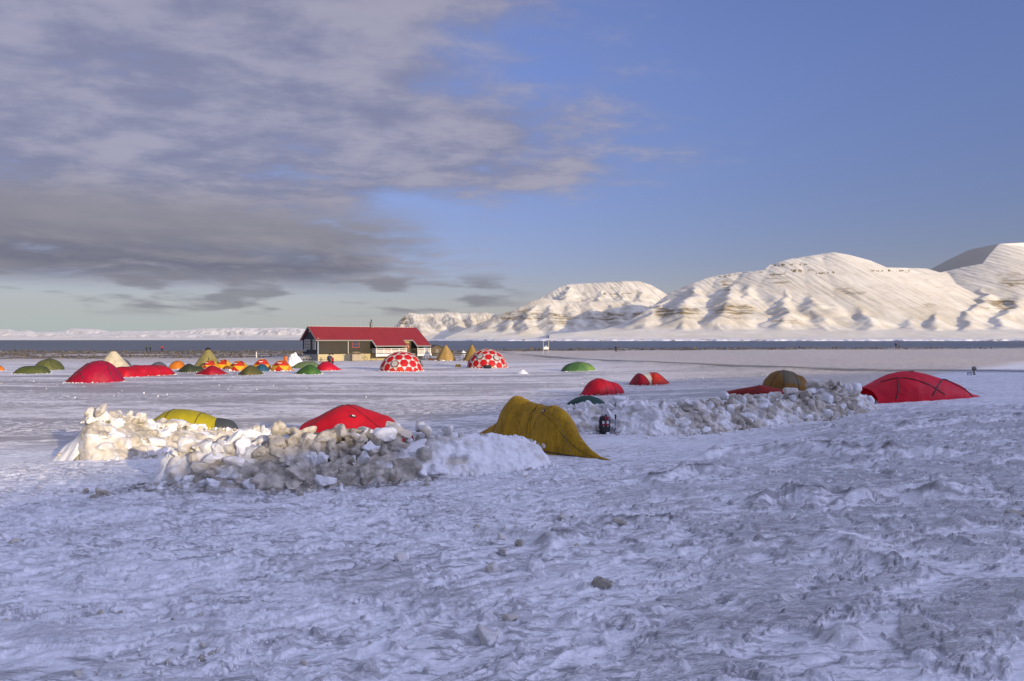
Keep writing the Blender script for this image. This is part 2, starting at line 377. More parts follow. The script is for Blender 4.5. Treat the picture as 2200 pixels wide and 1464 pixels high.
LEDGES = [([w2(1500, 985), w2(1640, 975), w2(1800, 985), w2(2050, 985)], 1.2, .25, 101), ([w2(1600, 1092), w2(1760, 1085), w2(1950, 1082), w2(2130, 1088)], .9, .20, 103),
          ([w2(1390, 1040), w2(1500, 1022), w2(1600, 1025)], .8, .13, 105), ([w2(1560, 1190), w2(1760, 1170), w2(2000, 1250)], .6, .08, 107),
          ([w2(1900, 935), w2(2050, 915), w2(2260, 905)], 1.4, .18, 109), ([w2(1150, 1175), w2(1330, 1130), w2(1480, 1120)], .5, .08, 111)]
random.seed(3); FEET = []
def trail(u0, v0, u1, v1, n):
    a, b = gp(u0, v0), gp(u1, v1); d = math.atan2(b.y - a.y, b.x - a.x)
    for k in range(n):
        f_ = (k + .5) / n; s_ = .11 * (-1) ** k; FEET.append((a.x + (b.x - a.x) * f_ - math.sin(d) * s_ + random.gauss(0, .04), a.y + (b.y - a.y) * f_ + math.cos(d) * s_ + random.gauss(0, .04), random.uniform(.14, .18), d + random.gauss(0, .12), random.uniform(.025, .06)))
for (u, v), dirn in (((1250, 1392), .4), ((980, 1335), .2), ((1330, 1215), .8), ((1260, 1120), .5), ((1600, 1145), .3), ((1690, 1130), .3), ((1180, 1040), .4), ((900, 1130), 1.2), ((1500, 1075), .2), ((1880, 1075), .2), ((1780, 1050), .3), ((1100, 1235), 2.8), ((700, 1300), .6), ((1060, 1085), .4), ((760, 1090), .2), ((560, 1085), .2), ((420, 1075), .2), ((1450, 1000), .4), ((1390, 1330), .5)):
    p = gp(u, v); FEET.append((p.x, p.y, random.uniform(.13, .21), dirn + random.uniform(-.3, .3), random.uniform(.035, .07)))
trail(760, 1464, 1230, 1010, 13); trail(1000, 1180, 1700, 1120, 10); trail(1180, 1400, 2200, 1180, 9); trail(100, 1120, 900, 1085, 12)

def build_ground():
    ang = np.concatenate([np.radians(np.linspace(-178, -48, 60)), np.arctan(np.linspace(-.93, .93, 1180)), np.radians(np.linspace(48, 178, 60))])
    r = [.4, .9, 1.5, 2.1, 2.7, 3.2, 3.6]
    while r[-1] < 330:
        d = r[-1]; r.append(d + min(max(d * d / 3600, .006), .055 if d < 34 else 99, max(.055, d * d / 7800), 1.6))
    r = np.array(r + list(np.geomspace(345, 2600, 40)))
    A, R = np.meshgrid(ang, r); x = R * np.sin(A); y = R * np.cos(A)
    z = macro(x, y)
    nn = (r < 75).sum(); dt = np.zeros_like(z); cr = np.zeros_like(z); ed = np.zeros_like(z)
    for i in range(0, nn, 60):
        s_ = slice(i, min(i + 60, nn)); dt[s_], cr[s_], ed[s_] = detail(x[s_], y[s_], R[s_])
    z = z + dt
    # low bank of boulders and frozen gravel along the shore, lumpy
    sh_ = SHORE(x, y)
    z = z + sh_ * (.22 * fbm(x / 2.2, y / 5, 3, 90) + .35 * fbm(x / 9, y / 12, 2, 92))
    dirt = sm(.1, .55, fbm(x * .5, y * .9, 4, 95) + .15) * .6
    sdm = sdist(x, y, MIDWALL); tt = (x + 7.6) / 7.4
    foot = np.exp(-((sdm - .45) / .80) ** 2) * sm(-.05, .1, tt) * (1 - sm(.75, 1.0, tt))
    dirt = np.maximum(dirt, foot * 1.6 * sm(-.5, .4, fbm(x * 2.5, y * 2.5, 4, 97)))
    cr = np.maximum(cr, foot * sm(-.35, .25, fbm(x * 3.5, y * 3.5, 4, 99)))
    z = z + foot * .05 * np.abs(fbm(x * 5, y * 5, 3, 98))
    sdc = sdist(x, y, CREST)
    track = np.exp(-((sdc - 1.0) / .7) ** 2) * (y > 45) * (y < 200) * sm(-.6, .1, fbm(x / 14, y / 14, 3, 17))
    nr, nc = x.shape
    V = np.stack([x, y, z], -1).reshape(-1, 3)
    F1 = gridfaces(nr, nc)
    F2 = np.stack([np.arange(nr - 1) * nc + nc - 1, np.arange(nr - 1) * nc, np.arange(1, nr) * nc, np.arange(1, nr) * nc + nc - 1], -1)
    V = np.vstack([V, [[0, 0, zat(0, 0)]]])
    Fa = np.vstack([F1, F2])
    z0 = lambda a: np.append(a.ravel(), 0)
    o = mesh_np('ground', V, Fa, [ground_mat()], {'crust': z0(cr), 'dirt': z0(dirt), 'edge': z0(ed), 'shore': z0(sh_), 'track': z0(track)})
    return tag(o, kind='structure')
def SHORE(x, y):
    L = sm(0, -30, x)      # the rubble belt is broad on the left and narrow on the right
    y0 = 176 - 46 * sm(-5, -60, x) + fbm(x / 22, y / 22, 3, 41) * 12 * (.3 + sm(0, -40, x))
    far = sm(150, 60, x)
    b = sm(y0, y0 + 6, y) * (.35 + .65 * far)
    ice = sm(.1, .3, fbm(x / 30, y / 9, 3, 44)) * sm(20, -40, x) * (1 - sm(165, 185, y))
    return b * (1 - ice)
def ground_mat():
    m, nt = new_mat('packed_snow_and_ice'); t = NT(nt); p = t.pos()
    cr, di, ed, sh, tr = [t.attr(k) for k in ('crust', 'dirt', 'edge', 'shore', 'track')]
    sx = t.n('ShaderNodeSeparateXYZ'); t.l(p, sx.inputs[0]); X, Y, Z = sx.outputs
    fieldm = t.ramp(t.math('SUBTRACT', Y, t.math('MULTIPLY', t.math('MAXIMUM', X, 0.), 1.0)), 19., 24.)       # the trampled camp field beyond the walls
    w = t.mapping(p, (.84, 1.9, 1), (0, 0, -.55))
    nA = t.noise(w, 1.1, 6, .6, .4); nB = t.noise(w, 9., 5, .65); nC = t.noise(p, 38., 4, .6); nD = t.noise(t.mapping(p, (1, 2.4, 1)), 2.6, 6, .68, .6)
    snow = t.mix(t.ramp(nB, .3, .7), (.72, .73, .76), (.90, .90, .92))
    ice = t.mix(t.ramp(t.math('ADD', t.math('MULTIPLY', nD, .6), t.math('MULTIPLY', nB, .4)), .35, .65), (.29, .29, .295), (.76, .75, .75))
    ice = t.mix(t.math('MULTIPLY', t.ramp(nC, .45, .7), .6), ice, (.80, .81, .84))
    ice = t.mix(t.math('MULTIPLY', di, t.ramp(nB, .35, .65)), ice, (.16, .145, .125))
    col = t.mix(t.math('MULTIPLY', cr, .85), snow, ice)
    col = t.mix(t.math('MULTIPLY', t.ramp(nD, .54, .68), .55), col, (.30, .30, .31))       # scoured grey streaks
    st1 = t.noise(t.mapping(p, (1.5, 5.2, 1), (0, 0, -.50)), 2.2, 7, .70, .5); st2 = t.noise(t.mapping(p, (.35, .8, 1), (0, 0, -.5), (3, 1, 0)), 1., 4, .6)
    grit = t.math('MULTIPLY', t.ramp(st1, .50, .60), t.ramp(st2, .36, .56)); col = t.mix(t.math('MULTIPLY', grit, .66), col, (.17, .165, .165))
    fresh = t.math('MULTIPLY', t.ramp(st1, .36, .47, 1., 0.), t.ramp(st2, .40, .62, 1., .25)); col = t.mix(t.math('MULTIPLY', fresh, .85), col, (.95, .95, .96))
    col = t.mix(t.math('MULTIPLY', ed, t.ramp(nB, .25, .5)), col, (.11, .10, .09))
    col = t.mix(t.math('MULTIPLY', t.ramp(di, .55, 1.2), t.ramp(nB, .36, .56)), col, (.13, .11, .085))
    # field: grey ice sheets with white frost fields, long in x
    f1 = t.noise(t.mapping(p, (.055, .20, 1), (0, 0, .18)), 1., 5, .6, .5); f2 = t.noise(t.mapping(p, (.9, 1.5, 1)), 1.6, 6, .7, .3); f3 = t.noise(t.mapping(p, (.3, .8, 1), (0, 0, .1)), 1., 4, .6)
    fr = t.math('ADD', t.math('ADD', t.math('MULTIPLY', f1, 1.1), t.math('MULTIPLY', f2, .55)), t.math('MULTIPLY', f3, .35))
    far = t.ramp(Y, 45., 85.)
    frost = t.ramp(t.math('ADD', fr, t.math('MULTIPLY', far, .10)), .97, 1.12)
    icef = t.mix(f2, (.27, .255, .25), (.50, .475, .455))
    fl = t.noise(t.mapping(p, (1.6, 3.2, 1), (0, 0, .12)), 1.5, 5, .66, .2); band = t.noise(t.mapping(p, (.035, .16, 1), (0, 0, .14), (4, 2, 0)), 1., 3, .5, .4)
    flecks = t.math('MULTIPLY', t.ramp(fl, .49, .57), t.ramp(band, .42, .56)); frost = t.math('MAXIMUM', t.math('MULTIPLY', frost, .8), flecks)
    fcol = t.mix(frost, icef, (.90, .87, .84))
    rightm = t.ramp(X, 4., 26.); rightm = t.math('MAXIMUM', rightm, t.ramp(Y, 95., 130.))
    fcol = t.mix(t.math('MULTIPLY', rightm, .8), fcol, t.mix(t.ramp(f2, .35, .6), (.36, .305, .24), (.68, .60, .50)))
    col = t.mix(fieldm, col, fcol)
    col = t.mix(t.math('MULTIPLY', tr, .85), col, (.09, .085, .07))
    s1 = t.noise(t.mapping(p, (.8, .5, 1)), 1.3, 6, .7); s2 = t.noise(t.mapping(p, (.12, .12, 1)), 1., 4, .6)
    scol = t.mix(t.ramp(s1, .42, .6), (.055, .045, .033), (.23, .19, .14))
    scol = t.mix(t.ramp(t.math('ADD', s1, t.math('MULTIPLY', s2, .5)), .84, .92), scol, (.75, .75, .76))
    col = t.mix(t.math('MULTIPLY', sh, .95), col, scol)
    rip = t.n('ShaderNodeTexWave', wave_type='BANDS', bands_direction='Y'); t.l(w, rip.inputs[0]); rip.inputs['Scale'].default_value = 9.; rip.inputs['Distortion'].default_value = 7.; rip.inputs['Detail'].default_value = 4.; rip.inputs['Detail Scale'].default_value = 1.6
    col = t.mix(t.math('MULTIPLY', t.math('MULTIPLY', t.ramp(rip.outputs[1], .55, .95), cr), t.math('MULTIPLY', t.math('SUBTRACT', 1., fieldm), .45)), col, (.72, .72, .74))
    hgt = t.math('ADD', t.math('MULTIPLY', nB, .6), t.math('ADD', t.math('MULTIPLY', nC, .3), t.math('MULTIPLY', st1, .5)))
    hgt = t.math('ADD', hgt, t.math('MULTIPLY', t.math('MULTIPLY', rip.outputs[1], cr), .25))
    b1 = t.bump(hgt, .8, .035)
    hf = t.math('ADD', t.math('MULTIPLY', f2, .8), t.math('MULTIPLY', f3, .5))
    b2 = t.bump(t.math('MULTIPLY', hf, fieldm), .7, .14, b1)
    rgh = t.mix(cr, (.75, .75, .75), (.42, .42, .42)); rgh = t.mix(t.math('MULTIPLY', fieldm, t.math('SUBTRACT', 1., frost)), rgh, (.38, .38, .38))
    t.out(col, rgh, .35, b2); return m
ground = build_ground()

def sea_mat():
    m, nt = new_mat('cold_sea_water'); t = NT(nt); p = t.pos()
    a = t.noise(t.mapping(p, (.25, 1, 1)), .35, 4, .6); b = t.noise(t.mapping(p, (.004, .02, 1)), 1., 4, .6); c = t.noise(t.mapping(p, (.02, .12, 1)), 1., 3, .6)
    h = t.math('ADD', a, t.math('MULTIPLY', c, 2.))
    t.out(t.mix(t.ramp(b, .35, .65), (.05, .065, .09), (.12, .14, .16)), t.mix(b, (.30, .30, .30), (.48, .48, .48)), .5, t.bump(h, 1., 1.2)); return m
def build_sea():
    xs = np.array([-80000, -20000, -6000, -1500, -400, 0, 400, 1500, 6000, 20000, 80000.]); ys = np.array([150, 250, 400, 700, 1200, 2500, 5000, 9000, 20000, 45000, 90000.])
    X, Y = np.meshgrid(xs, ys); V = np.stack([X, Y, X * 0 - 1.6], -1).reshape(-1, 3)
    return tag(mesh_np('sea', V, gridfaces(len(ys), len(xs)), [sea_mat()], smooth=False), kind='structure')
build_sea()

# ---------------------------------------------------------------- mountains across the fjord
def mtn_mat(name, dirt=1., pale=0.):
    m, nt = new_mat(name); t = NT(nt); p = t.pos(); ge = t.n('ShaderNodeNewGeometry')
    sn = t.n('ShaderNodeSeparateXYZ'); t.l(ge.outputs['Normal'], sn.inputs[0])
    rock = t.attr('rock')
    n = t.noise(t.mapping(p, (.004, .004, .02)), 1., 7, .68, .4); n2 = t.noise(t.mapping(p, (.012, .012, .004)), 1., 6, .65)
    st = t.noise(t.mapping(p, (.0006, .0006, .035)), 1., 4, .6)
    steep = t.ramp(sn.outputs[2], .62, .90, 1., 0.)
    f = t.math('MULTIPLY', t.math('MULTIPLY', rock, t.ramp(t.math('ADD', t.math('MULTIPLY', n, .7), t.math('MULTIPLY', st, .45)), .48, .70)), dirt)
    f2 = t.math('MULTIPLY', t.math('MULTIPLY', steep, t.ramp(t.math('ADD', n2, t.math('MULTIPLY', st, .3)), .62, .78)), .6 * dirt)
    lo = t.attr('low'); du = t.noise(t.mapping(p, (.0022, .0022, .0045), (0, .5, .4)), 1., 6, .62, .6); du2 = t.noise(t.mapping(p, (.01, .003, .003), (0, .3, .2)), 1., 5, .65)
    dust = t.math('MULTIPLY', t.ramp(t.math('ADD', t.math('MULTIPLY', du, .6), t.math('MULTIPLY', du2, .4)), .36, .62), t.math('MULTIPLY', lo, .7 * dirt))
    snow = t.mix(dust, (.84, .80, .68), (.47, .41, .29))
    col = t.mix(t.math('MAXIMUM', f, f2), snow, (.27, .21, .11))
    col = t.mix(pale, col, (.66, .67, .70))  # distance haze of the far ranges, blended into their colour
    t.out(col, .8, .2, t.bump(t.math('ADD', n, t.math('MULTIPLY', n2, .6)), .45, 5.)); return m
def mountain(name, prof, dc, df, shape, gul, seed, mat, nu=420, nt=200, footv=CY - 3, rockband=(.25, .6), twist=.0, back=.35, carve=(), stain=(), dash=()):
    """prof: skyline as (u, v) photo pixels; dc: crest distance, df: foot distance at the shore (metres)"""
    pu = np.array([q[0] for q in prof], float); pv = np.array([q[1] for q in prof], float)
    u = np.linspace(pu[0], pu[-1], nu); v = np.interp(u, pu, pv)
    k = np.ones(5) / 5; v2 = np.convolve(np.pad(v, 2, 'edge'), k, 'valid'); v = v2
    a = (u - 1100) / F; DC = (np.interp(u, [q[0] for q in dc], [q[1] for q in dc]) if isinstance(dc, list) else dc * np.ones(nu)) * (1 + .05 * fbm(a * 3, a * 0 + seed, 2, seed)); H = (CY - v) / F * DC + ZC
    t = np.concatenate([np.linspace(0, 1, nt), 1 + back * np.linspace(.02, 1, 24)])
    T, A = np.meshgrid(t, a, indexing='ij'); _, HH = np.meshgrid(t, H, indexing='ij'); _, DD = np.meshgrid(t, DC, indexing='ij')
    DF = DC - df if isinstance(dc, list) else df * np.ones(nu); _, FF = np.meshgrid(t, DF, indexing='ij')
    lat = A * DD; Wd = np.minimum(DD - FF, 1e9)
    sc, amp, push = gul
    wy = fbm(lat / sc * .5, T * 1.3, 3, seed + 2) * .18
    la = lat / sc + twist * T + wy
    r1 = ridged(la * .7, T * .5, 2, seed + 4, .45)         # big spurs
    r2 = ridged(la * 2.4 + .35 * fbm(lat / sc * 1.3, T * 4, 3, seed + 30), T * .7, 3, seed + 7, .5)      # gullies
    r3 = ridged(la * 8 + .6 * fbm(lat / sc * 2, T * 6, 2, seed + 33), T * 1.6, 3, seed + 9, .5)     # rills
    win = sm(.28, .5, T) * (1 - sm(.86, 1., T)); winb = sm(.32, .46, T) * (1 - sm(.52, .78, T))
    Ts = np.clip(T + push * (r1 - .45) * sm(.25, .45, T) * (1 - sm(.7, 1., T)), 0, 9)
    ps = np.array(shape); base = np.interp(np.minimum(Ts, 1), ps[:, 0], ps[:, 1])
    kw = max(5, int(nu * .09) | 1); kk = np.hanning(kw + 2)[1:-1]; kk /= kk.sum(); Hs = np.convolve(np.pad(H, kw // 2, 'edge'), kk, 'valid')
    HE = Hs[None, :] + (HH - Hs[None, :]) * sm(.45, 1., T)
    z = HE * base
    up = sm(.45, .9, T)
    z = z + HH * amp * ((r2 - .55) * (.22 * winb + .26 * win) + (r3 - .55) * .09 * win + (r1 - .5) * .55 * winb)
    if carve:
        Dh0 = FF + (DD - FF) * T; U = np.broadcast_to(u, T.shape); VV = CY - (z - ZC) / Dh0 * F
        wob = fbm(U / 26, VV / 26, 3, seed + 40) * 5
        for pts, w, dep in carve:
            P = np.array(pts, float); best = np.full(T.shape, 1e9); tt = np.zeros(T.shape)
            for k in range(len(P) - 1):
                d = P[k + 1] - P[k]; q = np.clip(((U - P[k, 0]) * d[0] + (VV - P[k, 1]) * d[1]) / (d @ d), 0, 1)
                r = np.hypot(U - P[k, 0] - q * d[0], VV - P[k, 1] - q * d[1]); m = r < best; best = np.where(m, r, best); tt = np.where(m, k + q, tt)
            s_ = np.abs(best + wob * .25); env = 1.5 * (.12 + .88 * sm(0, 1.3, tt)) * sm(.2, .36, T)
            z = z - dep * env * DD / F * np.exp(-(s_ / w) ** 1.05)
    z = np.where(T > 1, HH * (1 - .8 * sm(1, 1 + back, T)), z)
    # keep everything in front of the crest below the line of sight to it
    Dh = FF + (DD - FF) * T
    lim = (HH - ZC) / DD * Dh + ZC - HH * .004 * (1 - np.clip(T, 0, 1))
    z = np.where(T < 1, np.minimum(z, lim), z)
    z = np.maximum(z, -3 + T * 8)
    x = A * Dh; y = Dh
    rock = sm(rockband[0] - .08, rockband[0] + .03, T) * (1 - sm(rockband[1] - .05, rockband[1] + .1, T)) * sm(.35, .75, r1 + .25 * r2)
    rock = np.maximum(rock, .9 * sm(.86, .90, T) * (1 - sm(.93, .97, T)) * sm(.55, .75, r3) * sm(.0, .3, fbm(lat / sc * .8, T * 0, 2, seed + 20)))
    U = np.broadcast_to(u, T.shape); VV = CY - (z - ZC) / Dh * F; nz = fbm(U / 22, VV / 9, 4, seed + 50)
    if stain: rock = rock * .45
    for su, sv, ru, rv in stain:
        rock = np.maximum(rock, 1.35 * sm(1.25, .55, np.hypot((U - su) / ru, (VV - sv) / rv) + nz * .5))
    for (u0, v0), (u1, v1), wd in dash:
        vl = v0 + (v1 - v0) * (U - u0) / (u1 - u0); rock = np.maximum(rock, 2.2 * sm(wd, wd * .4, np.abs(VV - vl + nz * 2)) * (U > u0) * (U < u1) * sm(-.05, .15, fbm(U / 7, VV / 30, 2, seed + 60)) * (T < 1))
    V = np.stack([x, y, z], -1).reshape(-1, 3)
    o = mesh_np(name, V, gridfaces(len(t), nu), [mat], {'rock': rock, 'low': np.clip(1.15 - T * .75, .25, 1)})
    return tag(o, kind='structure')
def ridge_mountain(name, crest, spurs, urange, drange, mat, seed, slope=.46, sslope=.47, apron=(0, 700, 64, .05), nu=700, nd=420, warp=65., stain=(), dash=(), keep=.10, rill=1.):
    """crest and spurs are ridge lines (u, v, distance); the land falls away from them at a steady slope, so gullies form where flanks meet"""
    u = np.linspace(*urange, nu); D = np.concatenate([np.linspace(drange[0], drange[1], nd), np.linspace(drange[1] * 1.01, drange[1] * 1.12, 8)])
    DD, U = np.meshgrid(D, u, indexing='ij'); X = (U - 1100) / F * DD; Y = DD
    wx = fbm(X / 420, Y / 420, 3, seed) * warp; wy = fbm(X / 420, Y / 420, 3, seed + 3) * warp
    fx = fbm(X / 160, Y / 400, 3, seed + 6) * warp * .3
    P = lambda q: np.array([(q[0] - 1100) / F * q[2], q[2], ZC - (q[1] - CY) / F * q[2]])
    z = np.full(X.shape, -50.); 
    def lay(line, sl, rnd, strength):
        nonlocal z
        L = [P(q) for q in line]; best = np.full(X.shape, -1e9)
        for a, b in zip(L[:-1], L[1:]):
            d = b[:2] - a[:2]; t = np.clip(((X + wx + fx - a[0]) * d[0] + (Y + wy - a[1]) * d[1]) / (d @ d), 0, 1)
            r = np.hypot(X + wx * strength + fx - a[0] - t * d[0], Y + wy * strength - a[1] - t * d[1]); h = a[2] + t * (b[2] - a[2])
            best = np.maximum(best, h - sl * (np.sqrt(r * r + rnd * rnd) - rnd))
        k = 9.; z = np.maximum(z, best) + k * np.exp(-np.abs(z - best) / k) * .5
    lay(crest, slope, 140., 0.)
    for q in spurs: lay(q, sslope * (.85 + .3 * ((len(q) * 7 + int(q[0][0])) % 5) / 4), 20., 1.)
    o0, ln, h1, rise = apron; q = np.maximum(DD - drange[0] - o0, 0); za = np.where(q < ln, h1 * (q / ln) ** 1.25, h1 + rise * (q - ln)) + 5 * fbm(X / 300, Y / 300, 3, seed + 9)
    k = 22.; z = np.maximum(z, za) + k * np.exp(-np.abs(z - za) / k) * .5; apr = sm(40, -10, z - za)
    hz = sm(30, 200, z - za)
    z = z - rill * hz * (8 * (ridged(X / 170 + Y / 900, Y / 1500, 3, seed + 12) - .5) + 3.5 * (ridged(X / 55 + Y / 400, Y / 600, 2, seed + 15) - .5))
    # nothing may rise above the skyline seen from the camp
    sk = np.array(sorted((q[0], q[1]) for q in crest)); vs = np.interp(u, sk[:, 0], sk[:, 1]); lim = ZC + (CY - vs)[None, :] / F * DD
    z = np.minimum(z, lim - .15 * 0); z = np.where(q <= 0, -3, np.maximum(z, -3))
    VV = CY - (z - ZC) / DD * F; T = (DD - drange[0]) / (drange[1] - drange[0]); nz = fbm(U / 22, VV / 9, 4, seed + 50)
    rock = .25 * hz * sm(.1, .6, nz)
    for su, sv, ru, rv in stain: rock = np.maximum(rock, 1.25 * sm(1.3, .5, np.hypot((U - su) / ru, (VV - sv) / rv) + nz * .55))
    for (u0, v0), (u1, v1), wd in dash:
        vl = v0 + (v1 - v0) * (U - u0) / (u1 - u0); rock = np.maximum(rock, 2.2 * sm(wd, wd * .3, np.abs(VV - vl + nz * 3)) * (U > u0) * (U < u1) * sm(-.02, .2, fbm(U / 7, VV / 14, 3, seed + 60)))
    V = np.stack([X, Y, z], -1).reshape(-1, 3)
    o = mesh_np(name, V, gridfaces(len(D), nu), [mat], {'rock': rock, 'low': np.clip(1.25 - (CY - VV) / 160, .3, 1) * (.35 + .65 * (1 - apr))})
    return tag(o, kind='structure')
MM = mtn_mat('snow_on_mountain_rock')
def sp(*p): return list(p)
BIG = [(1180, 719, 8100), (1235, 714, 8000), (1300, 707, 7900), (1345, 694, 7800), (1380, 673, 7700), (1410, 652, 7650), (1440, 629, 7600), (1480, 612, 7500), (1530, 594, 7400), (1580, 586, 7350), (1640, 581, 7300), (1655, 568, 7300), (1700, 556, 7300), (1745, 549, 7300), (1790, 542, 7300), (1825, 548, 7300), (1870, 560, 7300),
       (1905, 575, 7300), (1950, 576, 7300), (1990, 577, 7350), (2020, 586, 7400), (2070, 574, 7500), (2110, 567, 7500), (2124, 548, 7500), (2146, 524, 7500), (2200, 530, 7550), (2300, 545, 7500), (2450, 560, 7500), (2700, 600, 7600), (3000, 640, 7700)]
SPURS = [sp((1380, 676, 7600), (1345, 700, 6600), (1330, 714, 5600)), sp((1440, 633, 7500), (1425, 650, 6700), (1404, 664, 6100), (1385, 692, 5500), (1375, 714, 5150)), sp((1500, 606, 7400), (1490, 632, 6700), (1470, 650, 6050), (1462, 684, 5450), (1458, 714, 5080)),
         sp((1590, 588, 7300), (1575, 620, 6700), (1560, 646, 6000), (1553, 680, 5400), (1552, 714, 5050)), sp((1620, 584, 7300), (1600, 640, 6300), (1598, 680, 5600)),
         sp((1700, 560, 7250), (1692, 600, 6750), (1690, 645, 6150), (1688, 676, 5500), (1680, 715, 5050)), sp((1760, 552, 7250), (1752, 610, 6600), (1748, 660, 5800), (1765, 690, 5400), (1775, 716, 5080)),
         sp((1830, 552, 7250), (1835, 610, 6600), (1838, 648, 6100), (1860, 682, 5500), (1872, 716, 5080)), sp((1900, 577, 7250), (1925, 625, 6600), (1945, 665, 5900), (1950, 695, 5400), (1950, 716, 5080)),
         sp((1990, 580, 7300), (1985, 620, 6800), (1968, 650, 6300)), sp((2080, 574, 7450), (2060, 610, 6900), (2035, 640, 6300), (2020, 664, 5800), (2010, 690, 5400), (2000, 716, 5080)),
         sp((2146, 528, 7450), (2135, 580, 7000), (2125, 620, 6500), (2110, 648, 6000), (2085, 680, 5500), (2070, 716, 5080)), sp((2190, 534, 7450), (2200, 590, 6900), (2185, 630, 6300), (2165, 668, 5700), (2150, 700, 5250)),
         sp((2300, 550, 7450), (2290, 600, 6800), (2270, 650, 6100), (2245, 700, 5250)), sp((2420, 560, 7450), (2400, 620, 6500), (2370, 680, 5500)), sp((2600, 590, 7450), (2560, 640, 6500), (2540, 690, 5500)), sp((2800, 615, 7500), (2780, 660, 6400), (2760, 700, 5400))]
ridge_mountain('mountain', BIG, SPURS, (1180, 3000), (4300, 7500), MM, 3, nu=1150, nd=460, stain=[(1425, 672, 26, 13), (1480, 672, 28, 15), (1575, 668, 46, 18), (1560, 612, 12, 12), (1672, 602, 25, 12), (1690, 692, 30, 7), (1820, 628, 34, 8), (2150, 655, 40, 13), (2180, 600, 40, 14), (2000, 655, 14, 6)],
               dash=[((1655, 570), (1745, 566), 3.5), ((1695, 584), (1800, 585), 5), ((1545, 595), (1640, 586), 3), ((1655, 590), (1690, 586), 4), ((1870, 582), (1960, 582), 2.5)])
mountain('mountain', [(1985, 600), (1996, 580), (2040, 557), (2082, 537), (2120, 529), (2150, 524), (2230, 520), (2400, 560)], [(1985, 19000), (2146, 9700), (2400, 10800)], 1500, [(0, 0), (.5, .45), (.9, .93), (1, 1)], (900, .05, .02), 12, mtn_mat('snow_on_far_peak', .0), nu=160, nt=60)
MID = [(955, 727, 9900), (990, 712, 9800), (1030, 695, 9700), (1075, 676, 9600), (1110, 664, 9500), (1140, 648, 9500), (1165, 640, 9500), (1195, 645, 9500), (1235, 648, 9500), (1300, 648, 9600), (1340, 645, 9700), (1400, 652, 9800), (1440, 664, 9900), (1520, 690, 9900), (1600, 710, 9900)]
ridge_mountain('mountain', MID, [sp((1075, 678, 9500), (1050, 700, 8600), (1030, 716, 7900)), sp((1110, 667, 9400), (1095, 690, 8600), (1085, 712, 7900)), sp((1150, 648, 9400), (1135, 675, 8700), (1130, 708, 7800)), sp((1180, 646, 9400), (1185, 680, 8500), (1190, 710, 7800)),
               sp((1225, 650, 9400), (1230, 685, 8500), (1242, 711, 7800)), sp((1265, 650, 9400), (1275, 685, 8500), (1290, 710, 7800)), sp((1310, 650, 9500), (1325, 685, 8500), (1338, 708, 7800)), sp((1350, 648, 9500), (1372, 682, 8500), (1385, 706, 7800)), sp((1400, 656, 9600), (1420, 690, 8600))],
               (955, 1600), (7000, 9900), MM, 5, nu=560, nd=300, apron=(0, 900, 85, .04), stain=[(1125, 678, 55, 12), (1205, 685, 40, 11), (1300, 682, 45, 11), (1385, 678, 30, 10)])
TAB = [(1095, 705, 12500), (1115, 660, 12500), (1150, 645, 12500), (1180, 630, 12400), (1200, 618, 12300), (1222, 611, 12300), (1260, 609, 12300), (1300, 607, 12200), (1340, 604, 12200), (1372, 604, 12300), (1400, 613, 12400), (1425, 628, 12400), (1440, 638, 12400), (1500, 660, 12400), (1580, 700, 12400)]
ridge_mountain('mountain', TAB, [sp((1222, 613, 12200), (1215, 640, 11200)), sp((1300, 609, 12100), (1290, 635, 11400), (1285, 655, 10800)), sp((1335, 606, 12100), (1335, 635, 11400), (1330, 655, 10800)), sp((1372, 607, 12200), (1375, 640, 11200)), sp((1410, 622, 12200), (1410, 650, 11300))],
               (1095, 1580), (10000, 12700), MM, 8, nu=360, nd=160, dash=[((1295, 632), (1375, 630), 3)], rill=2.)
mountain('mountain', [(1415, 650), (1440, 628), (1470, 621), (1520, 620), (1600, 640)], 17500, 15500, [(0, 0), (.5, .5), (1, 1)], (900, .1, .05), 18, MM, nu=60, nt=30)
LFT = [(838, 730, 12500), (845, 704, 12400), (858, 690, 12300), (868, 680, 12200), (880, 672, 12200), (900, 675, 12300), (925, 674, 12400), (960, 671, 12500), (1000, 673, 12500), (1040, 671, 12500), (1070, 676, 12500), (1110, 690, 12500), (1200, 710, 12500)]
ridge_mountain('mountain', LFT, [sp((880, 674, 12100), (900, 700, 11000), (905, 715, 10400)), sp((880, 674, 12100), (865, 700, 11200)), sp((925, 676, 12300), (945, 702, 11200)), sp((965, 674, 12300), (985, 700, 11200)), sp((1005, 676, 12300), (1020, 702, 11200))], (838, 1200), (9600, 12700), MM, 9, nu=300, nd=160, rill=2., stain=[(872, 690, 12, 10)])
